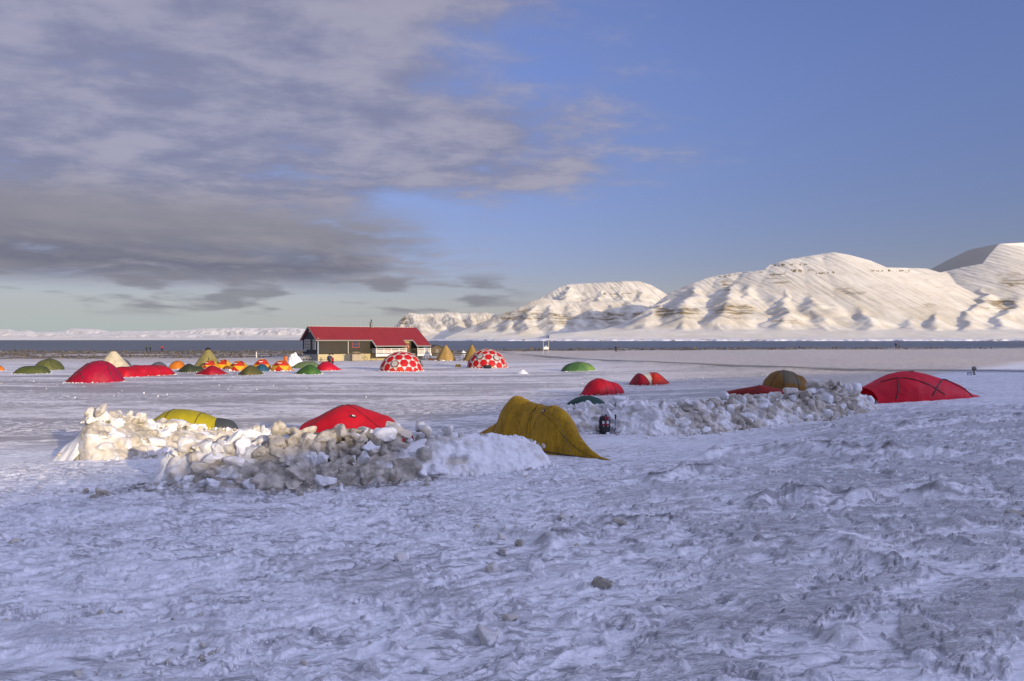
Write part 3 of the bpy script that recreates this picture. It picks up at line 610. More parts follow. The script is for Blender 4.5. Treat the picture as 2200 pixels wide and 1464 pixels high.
# low snowy strand in front of the mountains, with its dark bluff
def strand():
    u = np.linspace(880, 3000, 900); a = (u - 1100) / F; rows = [(3600, -3), (3615, 1), (3640, 6), (3900, 9), (4400, 14), (4800, 4), (5400, -20)]
    X = []; 
    for d, z in rows:
        dd = d + 60 * fbm(a * 30, a * 0 + d * .0001, 3, 6) + (900 * sm(0, -.16, a))
        X.append(np.stack([a * dd, dd, z + (3 * fbm(a * 60, a * 0 + d, 3, 8) if z > 2 else 0) - (z * .5 * sm(-.02, -.14, a))], -1))
    m, nt = new_mat('snowy_strand'); t = NT(nt); p = t.pos(); sn = t.n('ShaderNodeSeparateXYZ'); t.l(p, sn.inputs[0])
    n = t.noise(t.mapping(p, (.02, .02, .1)), 1., 5, .65); low = t.ramp(sn.outputs[2], 5., 8., 1., 0.); nn = t.noise(t.mapping(p, (.0025, .0025, 0)), 1., 3)
    f = t.math('MULTIPLY', t.math('MULTIPLY', low, t.ramp(n, .5, .6)), t.ramp(nn, .48, .55))
    t.out(t.mix(f, (.82, .81, .80), (.2, .16, .10)), .8, .2)
    tag(mesh_np('snowy_strand', np.array(X).reshape(-1, 3), gridfaces(len(rows), len(u)), [m]), kind='structure')
strand()
FM = mtn_mat('hazed_distant_snow', .35, .35)
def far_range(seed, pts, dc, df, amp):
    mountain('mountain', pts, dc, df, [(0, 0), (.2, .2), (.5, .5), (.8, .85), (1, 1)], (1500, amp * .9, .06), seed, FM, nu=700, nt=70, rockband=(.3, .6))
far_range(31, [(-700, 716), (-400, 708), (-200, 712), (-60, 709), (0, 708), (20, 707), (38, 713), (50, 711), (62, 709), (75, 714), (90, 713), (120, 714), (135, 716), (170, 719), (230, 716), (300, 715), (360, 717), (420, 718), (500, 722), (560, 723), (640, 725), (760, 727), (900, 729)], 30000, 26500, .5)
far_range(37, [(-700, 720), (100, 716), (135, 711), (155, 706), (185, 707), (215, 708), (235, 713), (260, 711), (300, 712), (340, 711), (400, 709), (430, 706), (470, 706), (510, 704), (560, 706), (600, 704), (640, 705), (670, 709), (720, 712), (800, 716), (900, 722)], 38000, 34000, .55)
# ---------------------------------------------------------------- snow block walls and clods
def _ico(n):
    bm = bmesh.new(); bmesh.ops.create_icosphere(bm, subdivisions=n, radius=1); V = np.array([v.co[:] for v in bm.verts]); Fc = np.array([[v.index for v in f.verts] for f in bm.faces]); bm.free(); return V, Fc
ICO = {k: _ico(k) for k in (1, 2, 3, 4)}
def rotm(rx, ry, rz):
    return np.array(Matrix.Rotation(rz, 3, 'Z') @ Matrix.Rotation(ry, 3, 'Y') @ Matrix.Rotation(rx, 3, 'X'))
def chunk(c, size, rot, seed, lod=3, rough=.09, cuts=5, blocky=3.2):
    r = np.random.default_rng(seed); V, Fc = ICO[lod]; p = V.copy()
    p = p / (np.sum(np.abs(p) ** blocky, 1) ** (1 / blocky))[:, None]
    for k in range(cuts):
        n = r.normal(size=3); n /= np.linalg.norm(n); o = r.uniform(.45, .9); d = p @ n - o; m = d > 0; p[m] -= np.outer(d[m], n) * .93
    nrm = V; p = p + nrm * (rough * fbm3(p * 1.6 + seed * 1.7, 3, seed % 17))[:, None] + nrm * (rough * .45 * fbm3(p * 5 + seed, 2, seed % 13))[:, None]
    p = p * np.array(size) / 2
    return (p @ rotm(*rot).T) + np.array(c), Fc
class Heap:
    def __init__(s): s.V = []; s.F = []; s.D = []; s.n = 0
    def add(s, V, Fc, dirt):
        s.V.append(V); s.F.append(Fc + s.n); s.n += len(V); s.D.append(np.zeros(len(V)) + dirt)
    def build(s, name, mat, parent=None, smooth=True):
        return mesh_np(name, np.vstack(s.V), np.vstack(s.F), [mat], {'dirt': np.concatenate(s.D)}, smooth, parent)
def wall_mat():
    m, nt = new_mat('old_snow_blocks'); t = NT(nt); p = t.pos(); d = t.attr('dirt')
    a = t.noise(p, 3.2, 6, .62, .3); b = t.noise(p, 14., 5, .65); c = t.noise(p, 55., 3, .6)
    snow = t.mix(b, (.80, .80, .81), (.90, .90, .90))
    grime = t.mix(t.ramp(a, .35, .65), (.24, .205, .15), (.60, .545, .45))
    grime = t.mix(t.ramp(b, .58, .75), grime, (.70, .66, .58))
    f = t.ramp(t.math('ADD', d, t.math('MULTIPLY', t.math('SUBTRACT', a, .5), 1.3)), .25, .75)
    col = t.mix(t.math('MULTIPLY', f, .92), snow, grime)
    col = t.mix(t.math('MULTIPLY', t.ramp(c, .62, .72), t.math('MULTIPLY', d, .6)), col, (.10, .085, .065))
    h = t.math('ADD', t.math('MULTIPLY', a, .6), t.math('ADD', t.math('MULTIPLY', b, .5), t.math('MULTIPLY', c, .18)))
    t.out(col, .7, .3, t.bump(h, .9, .05)); return m
WM = wall_mat()
def snow_wall(label, path, prof, thick, seed, course=.27, crisp=.5):
    """path: ground pixels of the wall's foot left to right; prof: rows (s, height, dirt, block density)"""
    G = [gp(*q) for q in path]; P = np.array([[g.x, g.y] for g in G]); seg = np.hypot(*np.diff(P, axis=0).T); cum = np.concatenate([[0], np.cumsum(seg)]) ; L = cum[-1]
    s_t = np.array([q[0] for q in prof]) * L
    def at(s): return np.interp(s, cum, P[:, 0]), np.interp(s, cum, P[:, 1])
    def pr(s, k): return np.interp(s, s_t, [q[k] for q in prof])
    rng = np.random.default_rng(seed)
    cx, cy = at(L / 2); root = thing('snow_wall', label, 'snow wall', (float(cx), float(cy), zat(cx, cy)), 0, 'snow block windbreaks around the near tents')
    off = np.array([cx, cy, root.location.z])
    # packed drift core
    ns = int(L / .028); nf = 120; s = np.linspace(-.25, L + .25, ns); ph = np.linspace(0, 1, nf)
    S_, PH = np.meshgrid(s, ph, indexing='ij'); x0, y0 = at(np.clip(S_, 0, L)); dx, dy = [np.gradient(at(np.clip(s, 0, L))[k]) for k in (0, 1)]
    ln = np.hypot(dx, dy) + 1e-9; k_ = np.ones(41) / 41; tx = np.convolve(np.pad(dx / ln, 20, 'edge'), k_, 'valid'); ty = np.convolve(np.pad(dy / ln, 20, 'edge'), k_, 'valid')
    x0 = x0 + (S_ - np.clip(S_, 0, L)) * tx[:, None]; y0 = y0 + (S_ - np.clip(S_, 0, L)) * ty[:, None]
    nx, ny = -ty, tx       # to the rear
    H = pr(S_, 1) * (1 + .10 * fbm(S_ * 1.1, S_ * 0 + seed, 3, seed)); H = H * sm(-.28, .18, S_) * (1 - sm(L - .18, L + .28, S_))
    blk = pr(S_, 3)
    w = thick * (.55 + .45 * H / 1.2)
    # profile: toe apron, steep face, rounded top, rear face
    q = PH * 2 - 1; lat = np.sign(q) * np.abs(q) ** 1.0 * (1.0 + .9 * np.abs(q) ** 5) * w; top = np.clip(1 - np.abs(q) ** 3.2, 0, 1) ** .85
    lat = lat + w * .95
    z = H * top * (1 - .16 * blk) - .06
    X = x0 + nx[:, None] * lat; Y = y0 + ny[:, None] * lat; Z = macro(X, Y) + z
    V = np.stack([X, Y, Z], -1).reshape(-1, 3)
    fade = sm(0, .12, (top * H)).reshape(-1)
    n1 = fbm3(V * 2.6, 3, seed); n2 = np.abs(fbm3(V * 7.5, 3, seed + 3)); n3 = fbm3(V * 24, 2, seed + 5)
    disp = (.11 * n1 + .10 * n2 + .018 * n3) * fade
    out = np.stack([nx[:, None] * q * 1.0, ny[:, None] * q * 1.0, .25 + 0 * q], -1).reshape(-1, 3); V = V + out * disp[:, None] + np.array([0, 0, 1]) * (.05 * n2 * fade)[:, None]
    dirt = (pr(S_, 2) * .8 + .25 * fbm(S_ * 1.4, PH * 2.2, 3, seed + 8) + .15 * sm(.35, .0, z)).ravel()
    hp = Heap(); G3 = (V - off).reshape(ns, nf, 3); lo_ = G3[:, [-1, 0]].copy(); lo_[:, :, 2] = -1.3; G3 = np.concatenate([G3, lo_], 1); nr_ = nf + 2
    Q = gridfaces(ns, nr_, True); caps = [[0, k_, k_ + 1] for k_ in range(1, nr_ - 1)] + [[(ns - 1) * nr_, (ns - 1) * nr_ + k_ + 1, (ns - 1) * nr_ + k_] for k_ in range(1, nr_ - 1)]
    hp.add(G3.reshape(-1, 3), np.vstack([Q[:, [0, 2, 1]], Q[:, [0, 3, 2]], np.array(caps)[:, ::-1]]), 0.)
    # blocks in rough courses
    k = 0
    zc = .02
    maxh = max(q_[1] for q_ in prof)
    while zc < maxh + .1:
        sx = rng.uniform(0, .3)
        while sx < L:
            wd = rng.uniform(.22, .52); mid = sx + wd / 2; sx += wd * rng.uniform(.78, 1.0)
            h = float(pr(mid, 1)); d = float(pr(mid, 3))
            if zc > h - .02 or rng.random() > d: continue
            bh = rng.uniform(.8, 1.15) * course; topmost = zc > h - course * 1.1
            for side in ((0, 1) if topmost else (0,)):
                tq = 1 - zc / max(h, .3)
                x, y = at(mid); w_ = thick * (.55 + .45 * h / 1.2)
                qz = max(1 - min((zc + bh / 2) / max(h * (1 - .16 * d), .2), .97) ** (1 / .85), .02) ** (1 / 3.2); latc = (w_ * (.95 - qz * (1 + .9 * qz ** 5)) + .10 + rng.normal() * .04) if side == 0 else w_ * 1.3
                if topmost and side == 0: latc = w_ * (.70 + rng.normal() * .12)
                i = min(int((mid + .25) / (L + .5) * ns), ns - 1); cxx = x + nx[i] * latc; cyy = y + ny[i] * latc
                zz = zat(cxx, cyy) + zc + bh / 2 + rng.normal() * .04
                Vc, Fc = chunk((cxx, cyy, zz), (wd * rng.uniform(.95, 1.2), rng.uniform(.3, .5), bh * rng.uniform(1., 1.35)), (rng.normal() * .22, rng.normal() * .25, math.atan2(ty[i], tx[i]) + rng.normal() * .3), seed * 100 + k, 3, .10, 9, 5.); k += 1
                hp.add(Vc - off, Fc, np.clip(float(pr(mid, 2)) + rng.normal() * .28, 0, 1.2))
        zc += course * .86
    # fuse core and blocks into one weathered body
    raw = hp.build('raw', WM); md = raw.modifiers.new('r', 'REMESH'); md.mode = 'VOXEL'; md.voxel_size = .03; md.adaptivity = 0
    dg = bpy.context.evaluated_depsgraph_get(); ev = raw.evaluated_get(dg); me = ev.to_mesh()
    nv = len(me.vertices); P3 = np.empty(nv * 3, np.float32); me.vertices.foreach_get('co', P3); P3 = P3.reshape(-1, 3).astype(float)
    N3 = np.empty(nv * 3, np.float32); me.vertices.foreach_get('normal', N3); N3 = N3.reshape(-1, 3).astype(float)
    F4 = np.empty(len(me.loops), np.int32); me.loops.foreach_get('vertex_index', F4); F4 = F4.reshape(-1, 4)
    ev.to_mesh_clear(); bpy.data.objects.remove(raw)
    W3 = P3 + off
    keep = (W3[:, 2] > macro(W3[:, 0], W3[:, 1]) - .12); idx = np.cumsum(keep) - 1; F4 = F4[keep[F4].all(1)]; F4 = idx[F4]; P3 = P3[keep]; N3 = N3[keep]; W3 = W3[keep]
    E = np.vstack([F4[:, [0, 1]], F4[:, [1, 2]], F4[:, [2, 3]], F4[:, [3, 0]]]); cnt = np.bincount(E.ravel(), minlength=len(P3))[:, None] + 1e-9
    for _ in range(2):
        A = np.zeros_like(P3)
        for c_ in range(3): A[:, c_] = np.bincount(E[:, 0], P3[E[:, 1], c_], len(P3)) + np.bincount(E[:, 1], P3[E[:, 0], c_], len(P3))
        lap = A / cnt - P3; P3 = P3 + lap * .5
    cav = np.clip(np.einsum('ij,ij->i', lap, N3) / .006, -1, 1)
    P3 = P3 + N3 * (.030 * fbm3(W3 * 4.5, 3, seed + 20) + .016 * np.abs(fbm3(W3 * 14, 3, seed + 22)) - .010)[:, None]
    # where along the wall each vertex sits
    sv = np.zeros(len(W3)); bd = np.full(len(W3), 1e9)
    for q_ in range(len(P) - 1):
        d_ = P[q_ + 1] - P[q_]; t_ = np.clip(((W3[:, 0] - P[q_, 0]) * d_[0] + (W3[:, 1] - P[q_, 1]) * d_[1]) / (d_ @ d_), 0, 1)
        r_ = np.hypot(W3[:, 0] - P[q_, 0] - t_ * d_[0], W3[:, 1] - P[q_, 1] - t_ * d_[1]); m_ = r_ < bd; bd = np.where(m_, r_, bd); sv = np.where(m_, cum[q_] + t_ * seg[q_], sv)
    _, cell = worley(sv * 2.6 + .3 * perlin3(W3 * 3), (W3[:, 2] - macro(W3[:, 0], W3[:, 1])) * 4.2, seed)
    dirt = pr(sv, 2) * .95 + .10 + (cell - .5) * .7 * np.clip(pr(sv, 3), .2, 1) + .30 * fbm3(W3 * 1.6, 3, seed + 30)
    body = mesh_np('packed_blocks', P3, F4, [WM], {'dirt': np.clip(dirt, 0, 1.3)}, True, root)
    hp = Heap()
    # crisp blocks standing proud of the packed body
    zc = .0; k = 0
    while zc < maxh + .1:
        sx = rng.uniform(0, .3)
        while sx < L:
            wd = rng.uniform(.15, .5); mid = sx + wd / 2; sx += wd * rng.uniform(.85, 1.15)
            h = float(pr(mid, 1)); d = float(pr(mid, 3)); dd = float(pr(mid, 2))
            if zc > h + .02 or d < .28 or rng.random() > d * crisp: continue
            bh = rng.uniform(.7, 1.2) * course; w_ = thick * (.55 + .45 * h / 1.2); x, y = at(mid)
            qz = max(1 - min((zc + bh / 2) / max(h, .2), .97) ** (1 / .85), .02) ** (1 / 3.2); latc = w_ * (.95 - qz * (1 + .9 * qz ** 5)) + .07 + rng.normal() * .035
            i = min(int((mid + .25) / (L + .5) * ns), ns - 1); cxx = x + nx[i] * latc; cyy = y + ny[i] * latc
            Vc, Fc = chunk((cxx, cyy, zat(cxx, cyy) + zc + bh / 2 + rng.normal() * .04), (wd * rng.uniform(.95, 1.25), rng.uniform(.28, .42), bh * rng.uniform(.95, 1.3)), (rng.normal() * .18, rng.normal() * .24, math.atan2(ty[i], tx[i]) + rng.normal() * .2), seed * 300 + k, 4, .15, 7, 3.6); k += 1
            hp.add(Vc - off, Fc, np.clip(dd * .8 - .08 + rng.normal() * .33, 0, 1.2))
        zc += course * .8
    # crumbs lodged on top and tumbled to the foot
    for j in range(int(L * 60)):
        sj = rng.uniform(0, L); h = float(pr(sj, 1)); x, y = at(sj); i = min(int((sj + .25) / (L + .5) * ns), ns - 1); w_ = thick * (.55 + .45 * h / 1.2)
        if rng.random() < .42: latc = w_ * rng.uniform(.5, 1.35); zb = h * .86; sz = rng.uniform(.04, .14)
        else: latc = -abs(rng.normal()) * .5 + .1; zb = 0; sz = rng.uniform(.03, .15)
        cxx = x + nx[i] * latc; cyy = y + ny[i] * latc
        Vc, Fc = chunk((cxx, cyy, zat(cxx, cyy) + zb + sz * .2), (sz * 1.2, sz, sz * .8), tuple(rng.uniform(0, 3, 3)), seed * 100 + 5000 + j, 2, .14, 3, 2.8)
        hp.add(Vc - off, Fc, np.clip(float(pr(sj, 2)) + rng.normal() * .35, 0, 1.2))
    tag(hp.build('loose_crumbs', WM, root), kind='stuff')
    return root
snow_wall('tall sunlit yellowish snow block wall with a pointed white drift at its left end', [(195, 992), (330, 978), (460, 962), (610, 948)],
          [(0, 1.12, .5, .5), (.05, 1.2, .6, .75), (.25, .98, .55, .8), (.4, .78, .55, .8), (.58, .68, .5, .6), (.8, .48, .4, .4), (1, .45, .3, .4)], .62, 2, .26, crisp=.22)
snow_wall('grey block wall before the deep red tent, dirty blocks left and clean snow right', [(350, 1040), (500, 1048), (650, 1050), (850, 1032), (1000, 1018), (1105, 1010), (1180, 1003)],
          [(0, .6, .2, .25), (.04, .70, .35, .6), (.12, .78, .55, .95), (.28, .88, .85, 1.), (.45, .90, .9, 1.), (.55, .86, .8, .95), (.64, .88, .5, .5), (.74, .92, .28, .3), (.84, .84, .06, .12), (.93, .76, .12, .15), (1, .50, .2, .2)], .55, 4, .24, crisp=.8)
snow_wall('long snow block wall behind the backpack, running up to the red tent on the right', [(1222, 930), (1300, 928), (1400, 932), (1520, 928), (1640, 912), (1750, 899), (1840, 888), (1880, 880)],
          [(0, .85, .25, .45), (.06, .98, .35, .6), (.14, 1.05, .3, .4), (.24, 1.02, .25, .3), (.34, 1.0, .6, .8), (.5, 1.0, .65, .85), (.62, .95, .5, .75), (.74, .98, .65, .8), (.84, 1.1, .65, .8), (.93, 1.0, .5, .6), (1, .5, .3, .3)], .62, 6, .29, crisp=.45)
# wind-carved wedge of snow at the left wall's end
def drift_wedge(name, label, tipuv, topuv, hgt, wid, seed, d):
    a = gp(*tipuv); b = gp(*topuv); L = math.hypot(b.x - a.x, b.y - a.y); rz = math.atan2(b.y - a.y, b.x - a.x)
    n = 90; m = 60; s = np.linspace(0, 1.12, n); q = np.linspace(-1, 1, m); S_, Q = np.meshgrid(s, q, indexing='ij')
    H = hgt * np.where(S_ < 1, np.clip(S_, 0, 1) ** 1.25, 1 - (S_ - 1) * 3); W = wid * (.35 + .65 * np.clip(S_, 0, 1))
    X = S_ * L; Y = Q * W * (1 + .2 * np.abs(Q) ** 3) + .1 * fbm(S_ * 3, Q, 2, seed); Z = H * np.clip(1 - np.abs(Q) ** 1.7, 0, 1) + .03 * fbm(S_ * 5, Q * 3, 3, seed + 1) * (1 - np.abs(Q)) - .04
    wx = a.x + X * math.cos(rz) - Y * math.sin(rz); wy = a.y + X * math.sin(rz) + Y * math.cos(rz); Z = Z + macro(wx, wy)
    V = np.stack([wx - b.x, wy - b.y, Z - b.z], -1).reshape(-1, 3)
    dirt = np.clip(.05 + .4 * sm(.35, .6, fbm(S_ * 3, Q * 2, 3, seed + 4)), 0, 1)
    o = mesh_np(name, V, gridfaces(n, m), [WM], {'dirt': dirt * d}); o.location = b; return tag(o, label, 'snow drift')
drift_wedge('snow_drift', 'smooth white wedge of snow sloping up against the left end of the sunlit wall', (104, 985), (205, 985), 1.02, .85, 3, 1)
drift_wedge('snow_drift', 'small smooth snow wedge at the left end of the grey middle wall', (325, 1044), (372, 1036), .72, .42, 7, 1)

# loose clods and stones that stand out on the near snow
def clod(uv, size, label, dirt, seed, name='ice_clod', n=1, cat='ice clod', group='loose clods on the near snow'):
    g = gp(*uv); h = Heap(); r = np.random.default_rng(seed)
    for k in range(n):
        o = (0, 0) if k == 0 else (r.uniform(-1, 1) * size[0] * .8, r.uniform(-1, 1) * size[0] * .5); q = 1 if k == 0 else r.uniform(.35, .7)
        V, Fc = chunk((o[0], o[1], size[2] * q * .28), [c * q for c in size], (r.normal() * .2, r.normal() * .25, r.uniform(0, 3)), seed * 7 + k, 3, .20, 9, 4.)
        h.add(V, Fc, dirt * .72 + r.normal() * .12)
    x, y = g.x, g.y; ob = h.build(name, WM); ob.location = (x, y, g.z + .02); return tag(ob, label, cat, group)
CL = [((222, 1070), (.32, .24, .2), 'cluster of dirty grey ice clods on blue snow left of the middle wall', 1.1, 5), ((187, 1059), (.14, .1, .09), 'small grey clod just left of the dirty clod cluster', 1.1, 1),
      ((30, 1173), (.16, .11, .08), 'lone brown clod at the far left of the near snow', .9, 1), ((573, 1105), (.10, .08, .07), 'lone small clod on smooth snow below the middle wall', .8, 1),
      ((138, 990), (.5, .3, .24), 'brown and dark lump at the foot of the sunlit snow drift', 1.3, 2), ((918, 1087), (.09, .07, .06), 'tiny pale clod with a brown side on grey streaks right of centre', .6, 1),
      ((1023, 1139), (.10, .08, .07), 'small dark brown clod on grey crust in the middle foreground', 1.2, 1), ((1208, 1118), (.20, .12, .10), 'flat dark clod right of the small brown one', 1.0, 2),
      ((1330, 1135), (.22, .14, .13), 'dark-topped clod with a snow tail in the middle of the foreground', 1.1, 3), ((1078, 1166), (.20, .12, .12), 'pale block with a grimy top beside a brown clod', .6, 2),
      ((1112, 1180), (.11, .09, .12), 'upright brown clod beside the pale block', 1.2, 1), ((1082, 1196), (.16, .09, .1), 'leaning brown-sided clod below the upright one', 1.0, 1),
      ((860, 1212), (.17, .12, .12), 'white clod with a brown cap on the left of the crust', .5, 2), ((958, 1242), (.10, .08, .08), 'small pale clod with a snow tail behind it', .6, 1),
      ((1055, 1235), (.17, .14, .11), 'rounded dirty block in the centre of the foreground', .7, 2), ((1155, 1246), (.15, .12, .10), 'smooth pale stone-like block on the crust', .4, 1),
      ((1290, 1272), (.24, .12, .17), 'jagged dark slab standing on edge in the snow', 1.2, 3), ((1150, 1276), (.12, .09, .07), 'small pale clod with brown back below the smooth block', .6, 2),
      ((1098, 1284), (.13, .09, .07), 'low pale clod half buried in crust', .45, 1), ((1210, 1284), (.10, .08, .06), 'tiny yellowish clod left of the dark slab', .6, 1),
      ((1045, 1385), (.22, .15, .12), 'large pointed white chunk with a brown side near the bottom edge', .55, 3), ((1095, 1345), (.13, .1, .09), 'grey chunk set in a smooth snow mound', .7, 1),
      ((1435, 1318), (.12, .1, .08), 'lone square white block near the bottom', .2, 1), ((1655, 1085), (.16, .1, .12), 'dark wedge of ice on the ridge left of the low ledge', 1.2, 2),
      ((1625, 1079), (.12, .08, .12), 'white-sided chunk next to the dark ice wedge', .7, 1), ((2180, 1118), (.24, .16, .12), 'dark crusted clod at the right edge of the photo', 1.1, 3),
      ((2145, 1385), (.05, .04, .14), 'small black object stuck upright in the snow at bottom right', 1.3, 1), ((1660, 1152), (.1, .08, .06), 'little clod in the churned snow below the ledge', .9, 3),
      ((1500, 1385), (.13, .09, .07), 'low grey clod near the bottom, right of the footprint pit', .9, 2), ((1950, 1240), (.1, .07, .06), 'dark crumb beside the long crack in the ice slab', 1.2, 2),
      ((740, 1003), (.2, .15, .12), 'dark clod at the foot of the grey wall', 1.0, 2), ((868, 1038), (.22, .16, .13), 'grey clod fallen off the right part of the grey wall', .8, 2), ((1115, 1002), (.2, .14, .12), 'single clod resting low against the clean end of the middle wall', .5, 1),
      ((1390, 943), (.16, .12, .08), 'clod on the snow apron below the right wall', .5, 2), ((1790, 905), (.4, .25, .2), 'heap of dark clods at the foot of the right wall', 1.2, 5)]
for i, (uv, sz, lb, dr, n) in enumerate(CL): clod(uv, sz, lb, dr, 20 + i, n=n)

def rubble(name, pts, mat, seed, lod=1):
    h = Heap(); r = np.random.default_rng(seed)
    for j, (x, y, sz, d) in enumerate(pts):
        V, Fc = chunk((x, y, zat(x, y) + sz * .12 + .01), (sz * r.uniform(.8, 1.5), sz, sz * r.uniform(.5, .9)), tuple(r.uniform(0, 3, 3)), seed * 1000 + j, lod, .22, 4, 3.2); h.add(V, Fc, d)
    return h.build(name, mat)
def near_rubble():
    r = np.random.default_rng(77); pts = []
    while len(pts) < 1900:
        d = 1 / r.uniform(1 / 22, 1 / 4.6); x = r.uniform(-.8, .8) * d
        k = fbm(np.array([x * .45]), np.array([d * .7]), 3, 61)[0] + .35 * float(sm(-3, 5, x)) - .12
        if d > 12 and x < 1 and r.random() < .6: continue
        if r.random() < k * 2.2: pts.append((x, d, float(np.clip(r.lognormal(-3.75, .5), .010, .07)), r.choice([.05, .1, .35, .6, .8], p=[.38, .22, .2, .14, .06])))
    return pts
tag(rubble('snow_crumbs', near_rubble(), WM, 9, 2), 'scattered crumbs of snow and dirty ice over the near crust', 'snow crumbs', kind='stuff')
# ---------------------------------------------------------------- tents
RED = (.50, .006, .022); DRED = (.36, .005, .02); ORED = (.56, .03, .01); ORANGE = (.62, .19, .015); YEL = (.75, .42, .02); MUST = (.40, .25, .008); OLIVE = (.085, .105, .025); DOL = (.045, .06, .025)
GREEN = (.07, .17, .045); DGREEN = (.025, .075, .055); GREY = (.11, .115, .13); SAND = (.42, .27, .085); BEIGE = (.66, .58, .40); BLUE = (.02, .09, .15); YG = (.46, .38, .012); DGREY = (.07, .08, .08); BROWN = (.25, .125, .02); CREAM = (.62, .58, .50); TAN = (.33, .28, .18)
POLEM = lambda: plain('black_pole_sleeve', (.03, .03, .035), .5); WHITE = lambda: plain('white_patch', (.75, .75, .75), .6); GUY = lambda: plain('guy_cord', (.12, .11, .08), .6)
SNOWROW = []
def loft_tent(name, label, color, top, bl, br, W, poles=(), n=44, m=26, arch=.85, wpow=.55, panel=None, extra_cols=(), group=None, sag=.03, asym=0., patches=(), wrinkle=.02, hoops=(), snowskirt=True, guys=(), cat='tent', smooth=1, sleeve=None, rname=None):
    """a fabric shell lofted along its ground line bl->br (photo pixels); top = skyline pixels"""
    A, B = gp(*bl), gp(*br); ax = Vector((B.x - A.x, B.y - A.y, 0)); L = ax.length; rz = math.atan2(ax.y, ax.x); C = (A + B) / 2
    root = thing(name, label, cat, C, rz, group)
    ss, hs = [], []
    for u, v in top:       # intersect the vertical plane of the ground line with the pixel's ray
        k = (u - 1100) / F; den = ax.x - k * ax.y; s = (k * A.y - A.x) / den if abs(den) > 1e-6 else 0; dd = A.y + s * ax.y
        zg = A.z + s * (B.z - A.z); ss.append(s); hs.append(ZC - (v - CY) / F * dd - zg)
    ss = np.array(ss); hs = np.maximum(np.array(hs), .0); s0, s1 = min(ss[0], 0), max(ss[-1], 1)
    s = (1 - np.cos(np.linspace(0, np.pi, n))) / 2 * (s1 - s0) + s0
    H = np.interp(s, np.concatenate([[s0 - 1e-4], ss, [s1 + 1e-4]]), np.concatenate([[0], hs, [0]]))
    for _ in range(smooth):
        H[1:-1] = .25 * H[:-2] + .5 * H[1:-1] + .25 * H[2:]
    Hm = H.max(); Wd = W * (H / Hm) ** wpow; Wd = np.maximum(Wd, .02); H = np.maximum(H, .015)
    ph = np.linspace(0, 1, m)
    hp = [min(range(n), key=lambda i: abs(s[i] - ((h - s0) if False else h))) for h in hoops]
    X = np.zeros((n, m)); Y = X.copy(); Z = X.copy()
    for i in range(n):
        a = ph * math.pi; k = 1.
        if hoops:
            dn = min(abs(s[i] - h) for h in hoops); k = 1 - sag * .4 * min(1, dn * L / .35)
        X[i] = (s[i] - .5) * L; Y[i] = -np.cos(a) * np.abs(np.cos(a)) ** .15 * Wd[i] * k + asym * Wd[i]; Z[i] = np.sin(a) ** arch * H[i] * k
    zb = np.interp(s, [0, 1], [A.z, B.z])[:, None] - C.z
    wr = wrinkle * fbm(X * 1.9 + C.x, Y * 1.2 + Z * 1.7, 3, 7) + wrinkle * .5 * ridged(X * 3.1 + Z, Z * 2.4 - Y, 2, 9)
    Z = Z * (1 + wr) ; Y = Y * (1 + wr * 1.4)
    Z = Z + zb - .03
    V = np.stack([X, Y, Z], -1)
    Fc = gridfaces(n, m); mi = None; mats = [fabric(*color) if isinstance(color, tuple) and isinstance(color[0], str) else color] + [fabric(*c) for c in extra_cols]
    if panel is not None:
        ii = Fc[:, 0] // m; jj = Fc[:, 0] % m; mi = [panel((s[i] + s[min(i + 1, n - 1)]) / 2, (ph[j] + ph[min(j + 1, m - 1)]) / 2) for i, j in zip(ii, jj)]
    mesh_np('fly', V.reshape(-1, 3), Fc, mats, None, True, root, mi)
    def P(sv, pv, out=.012):
        fi = np.interp(sv, s, np.arange(n)); fj = pv * (m - 1); i = int(min(fi, n - 2)); j = int(min(fj, m - 2)); a, b = fi - i, fj - j
        p = V[i, j] * (1 - a) * (1 - b) + V[i + 1, j] * a * (1 - b) + V[i, j + 1] * (1 - a) * b + V[i + 1, j + 1] * a * b
        e1 = V[i + 1, j] - V[i, j]; e2 = V[i, min(j + 1, m - 1)] - V[i, j]; nn = np.cross(e1, e2); l = np.linalg.norm(nn); nn = nn / l if l > 1e-9 else np.array([0, -1, 0.])
        if nn @ (p - np.array([p[0], 0, 0])) < 0: nn = -nn
        return Vector(p + nn * out)
    pr = .014 if not sleeve else sleeve
    for path in poles:
        pts = []
        for q in range(len(path) - 1):
            (a0, b0), (a1, b1) = path[q], path[q + 1]
            for k in range(10 if q < len(path) - 2 else 11): pts.append(P(a0 + (a1 - a0) * k / 10, b0 + (b1 - b0) * k / 10))
        MB().tube(pts, pr, 6).build('pole', POLEM(), root, True)
    for h in hoops:
        pts = [P(h, .02 + .96 * k / 20) for k in range(21)]; MB().tube(pts, pr * .8, 6).build('pole', POLEM(), root, True)
    for sv, pv, w_, h_, c_ in patches:
        p = P(sv, pv, .02); b = MB(); q = P(sv + .01, pv, .02); r = P(sv, min(pv + .02, 1), .02); e1 = (q - p).normalized(); e2 = (r - p).normalized(); e2 = (e2 - e1 * e2.dot(e1)).normalized(); e3 = e1.cross(e2) * .008
        vs = [p + e1 * a * w_ / 2 + e2 * c * h_ / 2 + e3 * d for d in (-1, 1) for a, c in ((-1, -1), (1, -1), (1, 1), (-1, 1))]
        b.add(vs, [(0, 3, 2, 1), (4, 5, 6, 7), (0, 1, 5, 4), (1, 2, 6, 5), (2, 3, 7, 6), (3, 0, 4, 7)]); b.build('vent' if c_ == 'k' else 'label_patch', POLEM() if c_ == 'k' else WHITE(), root)
